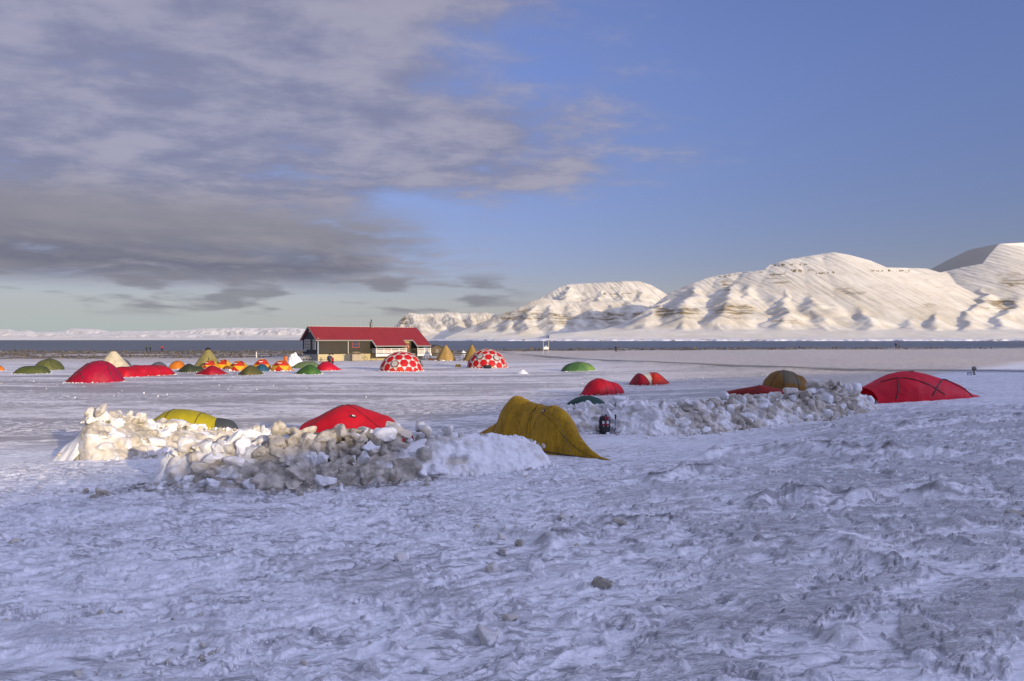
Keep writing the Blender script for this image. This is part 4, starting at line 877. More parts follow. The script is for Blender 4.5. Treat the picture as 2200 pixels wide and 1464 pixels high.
    for (sv, pv), (gx, gy) in guys:
        p = P(sv, pv); e = Vector((p.x + gx, p.y + gy, 0)); MB().tube([p, e], .006, 4).build('guy_line', GUY(), root)
        MB().tube([e + Vector((0, 0, -.05)), e + Vector((0, 0, .12))], .015, 5).build('peg', GUY(), root)
    if snowskirt:
        R = Matrix.Rotation(rz, 3, 'Z')
        for k in range(int(L * 11 + W * 8)):
            f = random.random(); i = min(int(f * n), n - 1); y = -Wd[i] * 1.02 - abs(random.gauss(0, .12)); p = R @ Vector(((s[i] - .5) * L, y, 0)) + C
            SNOWROW.append((p.x, p.y, min(.12, random.lognormvariate(-3.2, .5)), random.choice([.05, .1, .1, .3, .9])))
    root['_l'] = 0; del root['_l']
    return root, P, L, Wd
GT = 'expedition tents on the snowfield'
def T(label, col, top, bl, br, W, **k):
    return loft_tent(k.pop('name', 'tent'), label, col, top, bl, br, W, group=k.pop('group', GT), **k)
R1 = ('red', RED); R2 = ('dark_red', DRED)
# two tents inside the near walls
T('large dark red tent behind the grey middle wall, curved roof with a small white label', ('deep_red_cloth', (.58, .007, .02)), [(640, 932), (646, 921), (652, 908), (668, 900), (700, 884), (725, 872), (742, 868), (765, 870), (800, 882), (835, 894), (848, 906), (862, 922), (884, 935)], (640, 951), (882, 949), 1.15,
  n=70, m=40, poles=[[(.02, .12), (.45, .5), (.9, .86)], [(.0, .8), (.4, .5), (.86, .12)]], patches=[(.54, .27, .10, .045, 'w'), (.535, .262, .2, .09, 'k')], guys=[((.86, .3), (.75, -.25))], arch=.8, wpow=.5, sleeve=.008, snowskirt=False)
T('yellow-green tent with its top showing over the tall sunlit wall', ('yellow_green', YG), [(332, 900), (340, 893), (355, 883), (375, 878), (395, 877), (420, 881), (445, 889), (466, 898)], (330, 926), (470, 926), .95, n=50, m=30, hoops=(.3, .75), snowskirt=False)
T('low charcoal grey tent end sticking out beside the yellow-green tent', ('charcoal', DGREY), [(446, 897), (458, 896), (480, 898), (497, 902), (504, 911), (509, 920)], (446, 925), (509, 925), .5, n=30, m=24, arch=.6, snowskirt=False)
# mustard tent: sun-bleached cloth with darker damp streaks
def _mus():
    m, nt = new_mat('fabric_mustard_damp'); t = NT(nt); v = t.obj(); a = t.noise(t.mapping(v, (1.2, 1.2, .5)), 2.2, 7, .7, .8); b = t.noise(t.mapping(v, (9, 9, 2.2)), 1.6, 5, .7, .4); w = t.noise(t.mapping(v, (.9, .9, 3), (0, .5, .3)), 2.4, 3, .5, 1.2)
    c = t.mix(t.ramp(t.math('ADD', t.math('MULTIPLY', a, .55), t.math('MULTIPLY', b, .45)), .36, .62), (.30, .165, .006), (.60, .345, .012))
    t.out(c, .6, .3, t.bump(t.math('ADD', t.math('MULTIPLY', b, .25), w), .55, .07), 0., .15); return m
MUSTM = _mus()
def mustard():
    bl, br = (1012, 940), (1337, 994)
    root, P, L, Wd = T('mustard yellow tunnel tent with two humps and a long tail to the right', MUSTM, [(1016, 940), (1028, 931), (1043, 922), (1060, 912), (1074, 903), (1083, 893), (1088, 879), (1095, 862), (1103, 852), (1111, 848), (1121, 851), (1135, 861), (1150, 865), (1165, 869), (1178, 870), (1190, 869), (1201, 872), (1210, 880), (1219, 895), (1232, 920), (1248, 943), (1265, 961), (1290, 979), (1335, 992)], bl, br, .54,
      n=110, m=50, poles=[], arch=.80, wpow=.8, wrinkle=.032, smooth=1, sleeve=.008, snowskirt=False, patches=[(.62, .33, .07, .07, 'w'), (.62, .325, .10, .10, 'k')], extra_cols=(('mustard_dark', (.27, .16, .006)),), panel=lambda s, p: 0)
    for g0, g1 in (((.66, .4), (1.9, -.5)), ((.30, .8), (-.6, 1.6))):
        p = P(*g0); e = Vector((p.x + g1[0], p.y + g1[1], .0)); MB().tube([p, e], .005, 4).build('guy_line', GUY(), root)
    for sv in (.27, .55):
        MB().tube([P(sv, .03 + .94 * k / 24, .004) for k in range(25)], .010, 6).build('pole', fabric('mustard_seam', (.22, .12, .005)), root, True)
    MB().tube([P(.60 + .32 * k / 12, .30 - .22 * (k / 12), .004) for k in range(13)], .008, 5).build('zip', plain('brown_zip', (.12, .06, .01), .6), root, True)
    MB().tube([P(.55 + .02 * k / 6, .45 - .42 * (k / 6), .004) for k in range(7)], .008, 5).build('zip', plain('brown_zip', (.12, .06, .01), .6), root, True)
    MB().tube([P(.42 + .57 * k / 14, .012, .012) for k in range(15)], .014, 6).build('hem', POLEM(), root, True)
mustard()
# right-hand group
T('red tunnel tent with one tall hoop, beyond the right wall', R1, [(1250, 849), (1262, 835), (1272, 820), (1280, 814), (1289, 812), (1297, 814), (1303, 818), (1318, 820), (1325, 825), (1329, 836), (1344, 844)], (1249, 850), (1344, 844), .95, n=60, m=30, hoops=(.36, .58, .82), arch=.7, wpow=.5)
T('dark green tent whose low dome peeks over the right wall', ('dark_green', DGREEN), [(1220, 864), (1236, 854), (1252, 849), (1270, 850), (1285, 855), (1297, 863)], (1219, 868), (1299, 868), .9, n=40, m=24)
T('green dome tent alone on the slope right of the domes', ('green', GREEN), [(1213, 798), (1220, 790), (1230, 780), (1243, 777), (1256, 779), (1265, 787), (1271, 794)], (1212, 799), (1271, 794), 1.5, n=46, m=28, poles=[[(.1, .1), (.5, .5), (.92, .8)], [(.45, .03), (.5, .5), (.6, .97)], [(.05, .6), (.5, .5), (.95, .15)]], extra_cols=(('light_green', (.16, .27, .06)),), panel=lambda s, p: 1 if .4 < s < .85 and p < .5 and abs(s - .62) > .12 * p else 0)
T('red and white striped tent split by a pale wedge panel', R2, [(1352, 826), (1362, 812), (1370, 802), (1378, 801), (1392, 801), (1400, 799), (1412, 801), (1425, 812), (1438, 823)], (1351, 827), (1439, 824), 1.35, n=60, m=30, panel=lambda s, p: 0 if s < .40 - .17 * (1 - abs(2 * p - 1)) else (1 if s < .43 + .06 * (1 - abs(2 * p - 1)) else 2), extra_cols=(('pale_panel', CREAM), ('orange_red', ORED)), poles=[[(.08, .03), (.22, .5)], [(.40, .03), (.22, .5)], [(.44, .03), (.62, .5), (.93, .2)]], sleeve=.02)
T('brown and grey dome tent with its top above the right wall', ('brown_orange', BROWN), [(1634, 838), (1642, 815), (1655, 802), (1672, 795), (1690, 795), (1705, 800), (1714, 805), (1725, 808), (1735, 820), (1742, 830)], (1633, 841), (1743, 838), 1.15, n=60, m=34, extra_cols=(('grey_brown', (.17, .135, .075)),), panel=lambda s, p: 1 if .36 + .2 * (0.5 - p) < s < .66 + .3 * (.5 - p) and .12 < p < .9 else 0, poles=[[(.12, .05), (.45, .5), (.8, .95)], [(.42, .04), (.47, .5), (.5, .96)], [(.72, .05), (.66, .5), (.2, .95)]], sleeve=.012)
T('low rust red fly stretched in front of the brown dome', ('rust_red', (.30, .02, .015)), [(1560, 840), (1600, 832), (1630, 827), (1640, 826), (1655, 831), (1700, 839)], (1556, 848), (1704, 846), .6, n=40, m=20, hoops=(.52,), snowskirt=False)
root, P, L, Wd = T('big bright red tent at the right end of the right wall, crossed black poles', ('bright_red_cloth', (.74, .010, .036)), [(1858, 833), (1870, 826), (1895, 813), (1915, 802), (1935, 797), (1960, 797), (1985, 802), (2010, 809), (2035, 817), (2050, 823), (2056, 832), (2075, 842), (2100, 850)], (1866, 864), (2100, 851), 1.45, n=90, m=50,
  poles=[[(.10, .05), (.19, .34), (.52, .06)], [(.40, .05), (.62, .36), (.83, .06)], [(.08, .42), (.19, .34)], [(.62, .36), (.74, .5)]], arch=.75, wpow=.42, sleeve=.022, patches=[(.37, .44, .16, .06, 'k'), (.80, .40, .10, .08, 'k')], guys=[((.95, .3), (.35, -.1)), ((.8, .45), (2.2, .8))], snowskirt=False)
# the camp on the left
T('large crimson dome tent at the left of the camp, the tallest red one', ('crimson', (.40, .004, .035)), [(142, 820), (150, 812), (165, 797), (182, 784), (200, 776), (214, 774), (232, 777), (245, 786), (255, 799), (262, 811), (269, 819)], (141, 821), (270, 819), 2.1, n=60, m=36, poles=[[(.04, .2), (.3, .22), (.62, .5)], [(.12, .04), (.3, .22), (.42, .04)], [(.3, .22), (.38, .5)], [(.66, .5), (.88, .05)]], sleeve=.03, patches=[(.1, .25, .4, .3, 'w')], wpow=.5)
T('long red tunnel tent beside the crimson dome', R1, [(246, 808), (250, 795), (256, 789), (264, 787), (285, 787), (292, 784), (345, 784), (352, 788), (362, 797), (371, 806)], (246, 811), (371, 804), 1.3, n=60, m=28, hoops=(.1, .35, .6, .82), arch=.6, wpow=.35, sleeve=.02)
T('low olive green tunnel tent at the left edge of the camp', ('olive', OLIVE), [(27, 803), (38, 793), (48, 787), (60, 786), (78, 785), (95, 786), (103, 793), (110, 802)], (26, 803), (111, 802), 1.2, n=44, m=24, hoops=(.3, .85), arch=.7)
T('olive dome tent just behind the low olive one', ('olive_light', (.12, .13, .035)), [(84, 790), (90, 775), (100, 771), (112, 771), (120, 775), (128, 785), (133, 794)], (84, 795), (133, 795), 1.6, n=40, m=26, poles=[[(.1, .1), (.5, .5), (.9, .9)], [(.5, .03), (.5, .5)], [(.9, .1), (.5, .5), (.1, .9)]], sleeve=.02)
T('orange tent cut by the left edge of the photo', ('orange', ORANGE), [(-16, 796), (-8, 784), (0, 785), (8, 796)], (-18, 797), (9, 796), .8, n=24, m=18)
T('grey dome tent half hidden by the beige bell tent', ('grey', GREY), [(250, 787), (256, 774), (264, 770), (272, 773), (282, 787)], (248, 789), (284, 789), .9, n=26, m=18)
T('grey dome tent behind the long red tunnel tent', ('grey', GREY), [(322, 793), (328, 782), (338, 777), (345, 777), (354, 783), (360, 793)], (321, 796), (361, 796), 1.0, n=26, m=18)
T('single plain orange dome tent between grey and dark green ones', ('orange', ORANGE), [(364, 792), (370, 779), (378, 775), (388, 775), (394, 783), (399, 792)], (363, 793), (399, 793), 1.0, n=28, m=20, poles=[[(.1, .1), (.5, .5), (.9, .9)]], sleeve=.012)
T('dark green tent with a long back, in front of the tipi with a black cap', ('dark_olive', DOL), [(379, 799), (392, 788), (403, 781), (410, 781), (420, 787), (432, 787), (442, 797)], (378, 800), (442, 799), 1.3, n=40, m=24, poles=[[(.1, .08), (.4, .5)], [(.6, .05), (.42, .5)]], sleeve=.02)
T('dark red pointed tent in the front row of the camp', R2, [(418, 804), (432, 797), (445, 788), (455, 784), (470, 790), (482, 798), (491, 803)], (417, 805), (491, 804), 1.4, n=40, m=24, patches=[(.35, .35, .3, .06, 'w')])
T('olive pointed tent in the front row, right of the dark red one', ('olive_brown', (.10, .095, .025)), [(512, 804), (520, 797), (533, 786), (541, 784), (552, 792), (562, 800), (567, 804)], (511, 805), (568, 805), 1.4, n=36, m=22)
T('small blue tent pitched against a yellow and red dome', ('petrol_blue', BLUE), [(547, 797), (554, 786), (562, 781), (570, 784), (576, 791), (580, 797)], (547, 798), (580, 798), .9, n=28, m=20)
T('green dome tent with white snow lumps along its foot, in front of the cabin', ('green2', (.055, .15, .025)), [(634, 803), (645, 793), (660, 784), (672, 784), (682, 791), (693, 803)], (633, 804), (693, 803), 1.5, n=40, m=24, poles=[[(.1, .1), (.55, .5), (.9, .2)]], sleeve=.02)
T('pale green tent behind the bright green dome', ('pale_green', (.15, .21, .09)), [(626, 790), (640, 779), (655, 776), (675, 776), (686, 784), (690, 790)], (625, 791), (691, 791), 1.2, n=36, m=20, hoops=(.35, .8), snowskirt=False)
T('bright red tent sloping down to the right, in front of the cabin', ('bright_red', (.56, .006, .03)), [(680, 795), (685, 784), (694, 777), (704, 776), (714, 781), (725, 789), (736, 795)], (679, 796), (736, 795), 1.4, n=40, m=22)

def tipi(label, apex, ul, ur, vb, col, cap=None, polelen=.0, n=16, door=False, name='tipi_tent', capr=.12):
    c = gp((ul + ur) / 2, vb); k = c.y / F; R = (ur - ul) / 2 * k; H = ZC - (apex[1] - CY) * k - c.z
    root = thing(name, label, 'tipi tent', c, random.uniform(0, .3), 'pointed pole tents in the camp')
    rows = 26; V = []
    for i in range(rows):
        f = i / (rows - 1); r = R * (1 - f) ** .96 + capr * R * .6 * f
        for j in range(n * 6):
            a = 2 * math.pi * j / (n * 6); fold = math.cos(a * n / 2) ; rr = r * (1 - .05 * (1 - abs(fold)) * (1 - f * .4)) * (1 + .012 * math.sin(a * 23 + f * 9))
            V.append((rr * math.cos(a), rr * math.sin(a), H * f - .03))
    mesh_np('canvas', V, gridfaces(rows, n * 6, True), [fabric(*col)], None, True, root)
    b = MB()
    for k_ in range(5):
        a = k_ * 1.256; b.tube([(capr * R * .3 * math.cos(a), capr * R * .3 * math.sin(a), H * .93), (-.05 * math.cos(a) * R, -.05 * math.sin(a) * R, H * 1.05)], .02, 5)
    b.build('pole', plain('wood_pole', (.2, .14, .08)), root)
    if cap: MB().lathe([(.02, H * 1.07), (R * .10, H * 1.05), (R * .20, H * .975), (R * .16, H * .965), (.02, H * .965)], n=14).build('cap', fabric(*cap), root, True)
    if polelen: MB().tube([(0, 0, H * .95), (0, 0, H + polelen)], .035, 6).build('chimney_pipe', plain('stove_pipe', (.05, .05, .05), .5), root)
    if door:
        rzz = -root.rotation_euler.z
        mdoor = MB(); a0 = -1.15 + rzz
        pts = []
        for f in (0.05, .35, .62):
            for da in (-.07 * (1 - f), .07 * (1 - f)):
                r = R * (1 - f) ** .96 * 1.02 + .02; pts.append((r * math.cos(a0 + da + .12 * f), r * math.sin(a0 + da + .12 * f), H * f))
        mdoor.add(pts, [(0, 1, 3, 2), (2, 3, 5, 4)]).build('door_flap', fabric('dark_olive', DOL), root)
    for j in range(14):
        a = random.uniform(3.4, 6.0); SNOWROW.append((c.x + R * 1.04 * math.cos(a), c.y + R * 1.04 * math.sin(a), random.uniform(.12, .3), random.choice([.05, .1, .9])))
    return root
tipi('beige canvas bell tent behind the crimson dome, with a smoky top', (241, 755), 205, 283, 797, ('beige', BEIGE), n=12, capr=.2)
tipi('olive tan tipi topped by a black cap in the middle of the camp', (448, 750), 413, 481, 793, ('tan_olive', (.30, .26, .09)), ('black_canvas', (.02, .02, .02)), n=8, door=True)
tipi('tan pole tent with a stove pipe, nearer the cabin', (958, 742), 934, 982, 775, ('sand', SAND), polelen=.75, n=8)
tipi('darker tan pole tent partly behind the farther patterned dome', (1017, 741), 993, 1035, 776, ('sand_dark', (.33, .21, .055)), polelen=.75, n=8, door=True)

def panel_dome(label, u0, u1, vtop, vb, rz, tcol):
    """small dome of triangular panels: yellow sides, red and orange gores"""
    c = gp((u0 + u1) / 2, vb); k = c.y / F; R = (u1 - u0) / 2 * k; H = (vb - vtop) * k
    root = thing('panel_dome_tent', label, 'dome tent', c, rz, 'yellow and red panel domes in the camp')
    mats = [fabric('signal_yellow', YEL), fabric(*tcol), fabric('orange_red', ORED), fabric('orange', ORANGE)]
    n = 5
    base = [Vector((R * math.cos(2 * math.pi * (i + .5) / n - math.pi / 2), R * math.sin(2 * math.pi * (i + .5) / n - math.pi / 2), -.03)) for i in range(n)]
    mid = [Vector((R * .84 * math.cos(2 * math.pi * i / n - math.pi / 2), R * .84 * math.sin(2 * math.pi * i / n - math.pi / 2), H * .52)) for i in range(n)]
    top = [Vector((R * .36 * math.cos(2 * math.pi * (i + .5) / n - math.pi / 2), R * .36 * math.sin(2 * math.pi * (i + .5) / n - math.pi / 2), H * .96)) for i in range(n)]
    apex = Vector((0, 0, H * 1.0)); tris = []
    for i in range(n):
        j = (i + 1) % n; p = (i - 1) % n
        tris += [(base[p], mid[i], mid[i], 0)]
        tris += [(base[p], base[i], mid[i], 3 if i % 2 else 2), (base[i], mid[j], mid[i], 0), (mid[i], mid[j], top[i], 0 if i % 2 else 2), (mid[i], top[i], top[p], 1), (top[p], top[i], apex, 1 if i % 2 else 0)]
    b = MB(); 
    for A, B, C, mi in tris:
        if (A - B).length < 1e-6 or (B - C).length < 1e-6: continue
        N = 5; idx = {}; vs = []; fs = []
        for a in range(N + 1):
            for q in range(N + 1 - a):
                w = (a / N, q / N, 1 - a / N - q / N); p = A * w[0] + B * w[1] + C * w[2]; bul = 27 * w[0] * w[1] * w[2] * .035 * R; nn = (p - Vector((0, 0, H * .2))).normalized()
                idx[a, q] = len(vs); vs.append(p + nn * (bul + .0))
        for a in range(N):
            for q in range(N - a):
                fs.append((idx[a, q], idx[a + 1, q], idx[a, q + 1]))
                if q < N - a - 1: fs.append((idx[a + 1, q], idx[a + 1, q + 1], idx[a, q + 1]))
        b.add(vs, fs, mi)
    b.build('fly', mats, root)
    for i in range(n):
        for e in (-1, 0): MB().tube([base[(i + e) % n], mid[i], top[(i + e) % n], apex] if e else [base[i], mid[i], top[i]], .018, 5).build('pole', plain('yellow_pole', (.35, .2, .02)), root)
    nf = (mid[0] - apex).cross(mid[0] - mid[1]).normalized()
    p = (mid[0] * .45 + (top[0] + top[-1]) * .275); MB().box((p.x, p.y - .07, p.z + .03), (R * .38, .02, H * .06)).build('label_patch', WHITE(), root)
    for j in range(14):
        a = random.uniform(3.4, 6.0); SNOWROW.append((c.x + R * 1.04 * math.cos(a), c.y + R * 1.04 * math.sin(a), random.uniform(.1, .26), random.choice([.05, .1, .9])))
panel_dome('leftmost yellow dome with a dark red top panel, beside the tipi with a black cap', 432, 472, 775, 795, -.25, ('dark_red', DRED))
panel_dome('yellow and orange dome, second of the row, with an orange right flank', 463, 500, 773, 794, -.55, ('dark_red', DRED))
panel_dome('middle yellow dome of the row with a red front and snow at its feet', 491, 536, 776, 797, -.2, ('dark_red', DRED))
panel_dome('yellow dome directly behind the small blue tent', 543, 584, 772, 796, .1, ('red', RED))
panel_dome('rightmost yellow dome of the row with an orange top panel', 582, 629, 775, 797, 0., ('orange_red', ORED))

# ---------------------------------------------------------------- patterned geodesic domes
def geodesic(freq):
    g = (1 + 5 ** .5) / 2; B = [Vector(v).normalized() for v in ((-1, g, 0), (1, g, 0), (-1, -g, 0), (1, -g, 0), (0, -1, g), (0, 1, g), (0, -1, -g), (0, 1, -g), (g, 0, -1), (g, 0, 1), (-g, 0, -1), (-g, 0, 1))]
    Fs = [(0, 11, 5), (0, 5, 1), (0, 1, 7), (0, 7, 10), (0, 10, 11), (1, 5, 9), (5, 11, 4), (11, 10, 2), (10, 7, 6), (7, 1, 8), (3, 9, 4), (3, 4, 2), (3, 2, 6), (3, 6, 8), (3, 8, 9), (4, 9, 5), (2, 4, 11), (6, 2, 10), (8, 6, 7), (9, 8, 1)]
    vs = []; key = {}; tr = []
    def add(p):
        p = p.normalized(); k = tuple(round(c, 4) for c in p)
        if k not in key: key[k] = len(vs); vs.append(p)
        return key[k]
    for a, b, c in Fs:
        A, Bv, C = B[a], B[b], B[c]; id_ = {}
        for i in range(freq + 1):
            for j in range(freq + 1 - i): id_[i, j] = add(A * (freq - i - j) + Bv * i + C * j)
        for i in range(freq):
            for j in range(freq - i):
                tr.append((id_[i, j], id_[i + 1, j], id_[i, j + 1]))
                if j < freq - i - 1: tr.append((id_[i + 1, j], id_[i + 1, j + 1], id_[i, j + 1]))
    return vs, tr
def hexdome(label, u0, u1, vtop, vb, tilt, spin, windows):
    c = gp((u0 + u1) / 2, vb); k = c.y / F; R = (u1 - u0) / 2 * k; H = (vb - vtop) * k; zc = H - R
    root = thing('patterned_dome_tent', label, 'dome tent', c, 0, 'large red and white patterned domes')
    vs, tr = geodesic(3); M = Matrix.Rotation(spin, 3, 'Z') @ Matrix.Rotation(tilt, 3, 'X'); vs = [M @ v for v in vs]
    nb = {}
    mid = {}
    for t in tr:
        for a, b in ((t[0], t[1]), (t[1], t[2]), (t[2], t[0])): mid[frozenset((a, b))] = ((vs[a] + vs[b]) / 2); nb.setdefault(a, set()).add(b); nb.setdefault(b, set()).add(a)
    red, white, frame = [], [], []
    def clipz(poly):     # keep what is above the snow
        out = []; z0 = -zc - .04 * 1.0
        for i in range(len(poly)):
            p, q = poly[i], poly[(i + 1) % len(poly)]
            if p.z >= z0: out.append(p)
            if (p.z >= z0) != (q.z >= z0): t = (z0 - p.z) / (q.z - p.z); out.append(p + (q - p) * t)
        return out
    rb = MB(); wb = MB(); cand = {}
    for i, v in enumerate(vs):
        ring = [mid[frozenset((i, j))].normalized() * R * .992 for j in nb[i]]; up = v; x = (ring[0] - v * ring[0].dot(v)).normalized(); y = up.cross(x)
        ring.sort(key=lambda p: math.atan2(p.dot(y), p.dot(x))); ring = [p * 1. for p in ring]
        pl = clipz(ring)
        if len(pl) < 3: continue
        cen = sum(pl, Vector()) / len(pl); off = Vector((0, 0, zc)); full = len(pl) == len(ring)
        mi = (i * 7 % 5 == 0) * 1
        b = rb; cp = cen.normalized() * R * 1.0 if full else cen
        n_ = len(pl); b.add([p + off for p in pl] + [cp + off], [(q, (q + 1) % n_, n_) for q in range(n_)], mi)
        for wdir in windows:
            wd = Vector(wdir).normalized()
            if full and len(ring) == 6: cand[tuple(wdir)] = max(cand.get(tuple(wdir), (-1,)), (v.dot(wd), i, cp + off, v), key=lambda q: q[0])
    for t in tr:
        pl = clipz([mid[frozenset((t[a], t[(a + 1) % 3]))].normalized() * R * .985 for a in range(3)])
        if len(pl) < 3: continue
        n_ = len(pl); wb.add([p + Vector((0, 0, zc)) for p in pl], [tuple(range(n_))])
    rb.build('red_panels', [fabric('dome_red', (.55, .008, .012)), fabric('dome_orange_red', (.62, .035, .012))], root)
    wb.build('white_panels', fabric('dome_white', (.72, .68, .64)), root)
    for _, i, p, v in cand.values():
        b = MB(); x = v.orthogonal().normalized(); y = v.cross(x); r = R * .155; n_ = 18
        b.add([p + v * .03 + (x * math.cos(2 * math.pi * q / n_) + y * math.sin(2 * math.pi * q / n_)) * r for q in range(n_)] + [p + v * .05], [(q, (q + 1) % n_, n_) for q in range(n_)])
        wo = b.build('window', plain('clear_window', (.42, .38, .36), .35), root)
        MB().tube([p + v * .04 + (x * math.cos(2 * math.pi * q / n_) + y * math.sin(2 * math.pi * q / n_)) * r for q in range(n_ + 1)], .03, 5).build('window_ring', POLEM(), root).name = 'window_rim'
    fb = MB()
    for e, m_ in mid.items():
        a, b2 = tuple(e); p = m_.normalized() * R; 
        pa, pb = vs[a] * R, vs[b2] * R
    done = set()
    for t in tr:
        for a in range(3):
            m1 = mid[frozenset((t[a], t[(a + 1) % 3]))].normalized() * R; m2 = mid[frozenset((t[(a + 1) % 3], t[(a + 2) % 3]))].normalized() * R
            if m1.z < -zc or m2.z < -zc: continue
            fb.tube([m1 + Vector((0, 0, zc)), m2 + Vector((0, 0, zc))], .022, 4)
    fb.build('frame', plain('pale_dome_tube', (.5, .45, .45), .5), root)
    for j in range(110):
        a = random.uniform(3.1, 6.3); rr = math.sqrt(R * R - zc * zc) * 1.03
        SNOWROW.append((c.x + rr * math.cos(a), c.y + rr * math.sin(a), min(.16, random.lognormvariate(-2.8, .5)), random.choice([.03, .05, .1, .5])))
    return root
hexdome('red and white hexagon-patterned dome directly in front of the cabin porch', 815, 910, 755, 797, -.16, .30, [(0, -.80, .6), (.86, -.2, .45)])
hexdome('red and white patterned dome farther right, a black bag lying at its foot', 1003, 1090, 750, 790, .02, -.15, [(-.5, -.68, .52), (.42, -.68, .56)])
# ---------------------------------------------------------------- cabin
def boards(name, col, dens=7., var=.3):
    m, nt = new_mat(name); t = NT(nt); v = t.obj(); sp = t.n('ShaderNodeSeparateXYZ'); t.l(v, sp.inputs[0]); xx = t.math('ADD', sp.outputs[0], sp.outputs[1])
    fr = t.math('FRACT', t.math('MULTIPLY', xx, dens)); gap = t.ramp(fr, .0, .12); n = t.noise(t.mapping(v, (6, 6, .6)), 1.5, 5, .6)
    c = t.mix(n, tuple(q * (1 - var) for q in col), tuple(q * (1 + var) for q in col)); c = t.mix(gap, tuple(q * .35 for q in col), c)
    t.out(c, .75, .3, t.bump(gap, .8, .03)); return m
def hboards(name, col, dens=6.):
    m, nt = new_mat(name); t = NT(nt); v = t.obj(); sp = t.n('ShaderNodeSeparateXYZ'); t.l(v, sp.inputs[0])
    fr = t.math('FRACT', t.math('MULTIPLY', sp.outputs[2], dens)); gap = t.ramp(fr, .0, .14); n = t.noise(t.mapping(v, (.6, .6, 6)), 1.5, 5, .6)
    c = t.mix(n, tuple(q * .8 for q in col), tuple(min(1, q * 1.15) for q in col)); c = t.mix(gap, tuple(q * .4 for q in col), c)
    t.out(c, .7, .3, t.bump(gap, .8, .03)); return m
def roofm():
    m, nt = new_mat('red_corrugated_roof'); t = NT(nt); v = t.obj(); sp = t.n('ShaderNodeSeparateXYZ'); t.l(v, sp.inputs[0])
    w = t.math('SINE', t.math('MULTIPLY', sp.outputs[0], 42.)); n = t.noise(t.mapping(v, (.5, 2, 2)), 1.2, 5, .6); pan = t.math('FRACT', t.math('MULTIPLY', sp.outputs[0], .33))
    c = t.mix(n, (.25, .018, .02), (.36, .03, .03)); c = t.mix(t.math('MULTIPLY', t.ramp(pan, .9, 1.), .35), c, (.12, .012, .015)); c = t.mix(t.math('MULTIPLY', t.ramp(w, .2, 1.), .25), c, (.14, .012, .015))
    t.out(c, .45, .45, t.bump(w, .7, .03)); return m
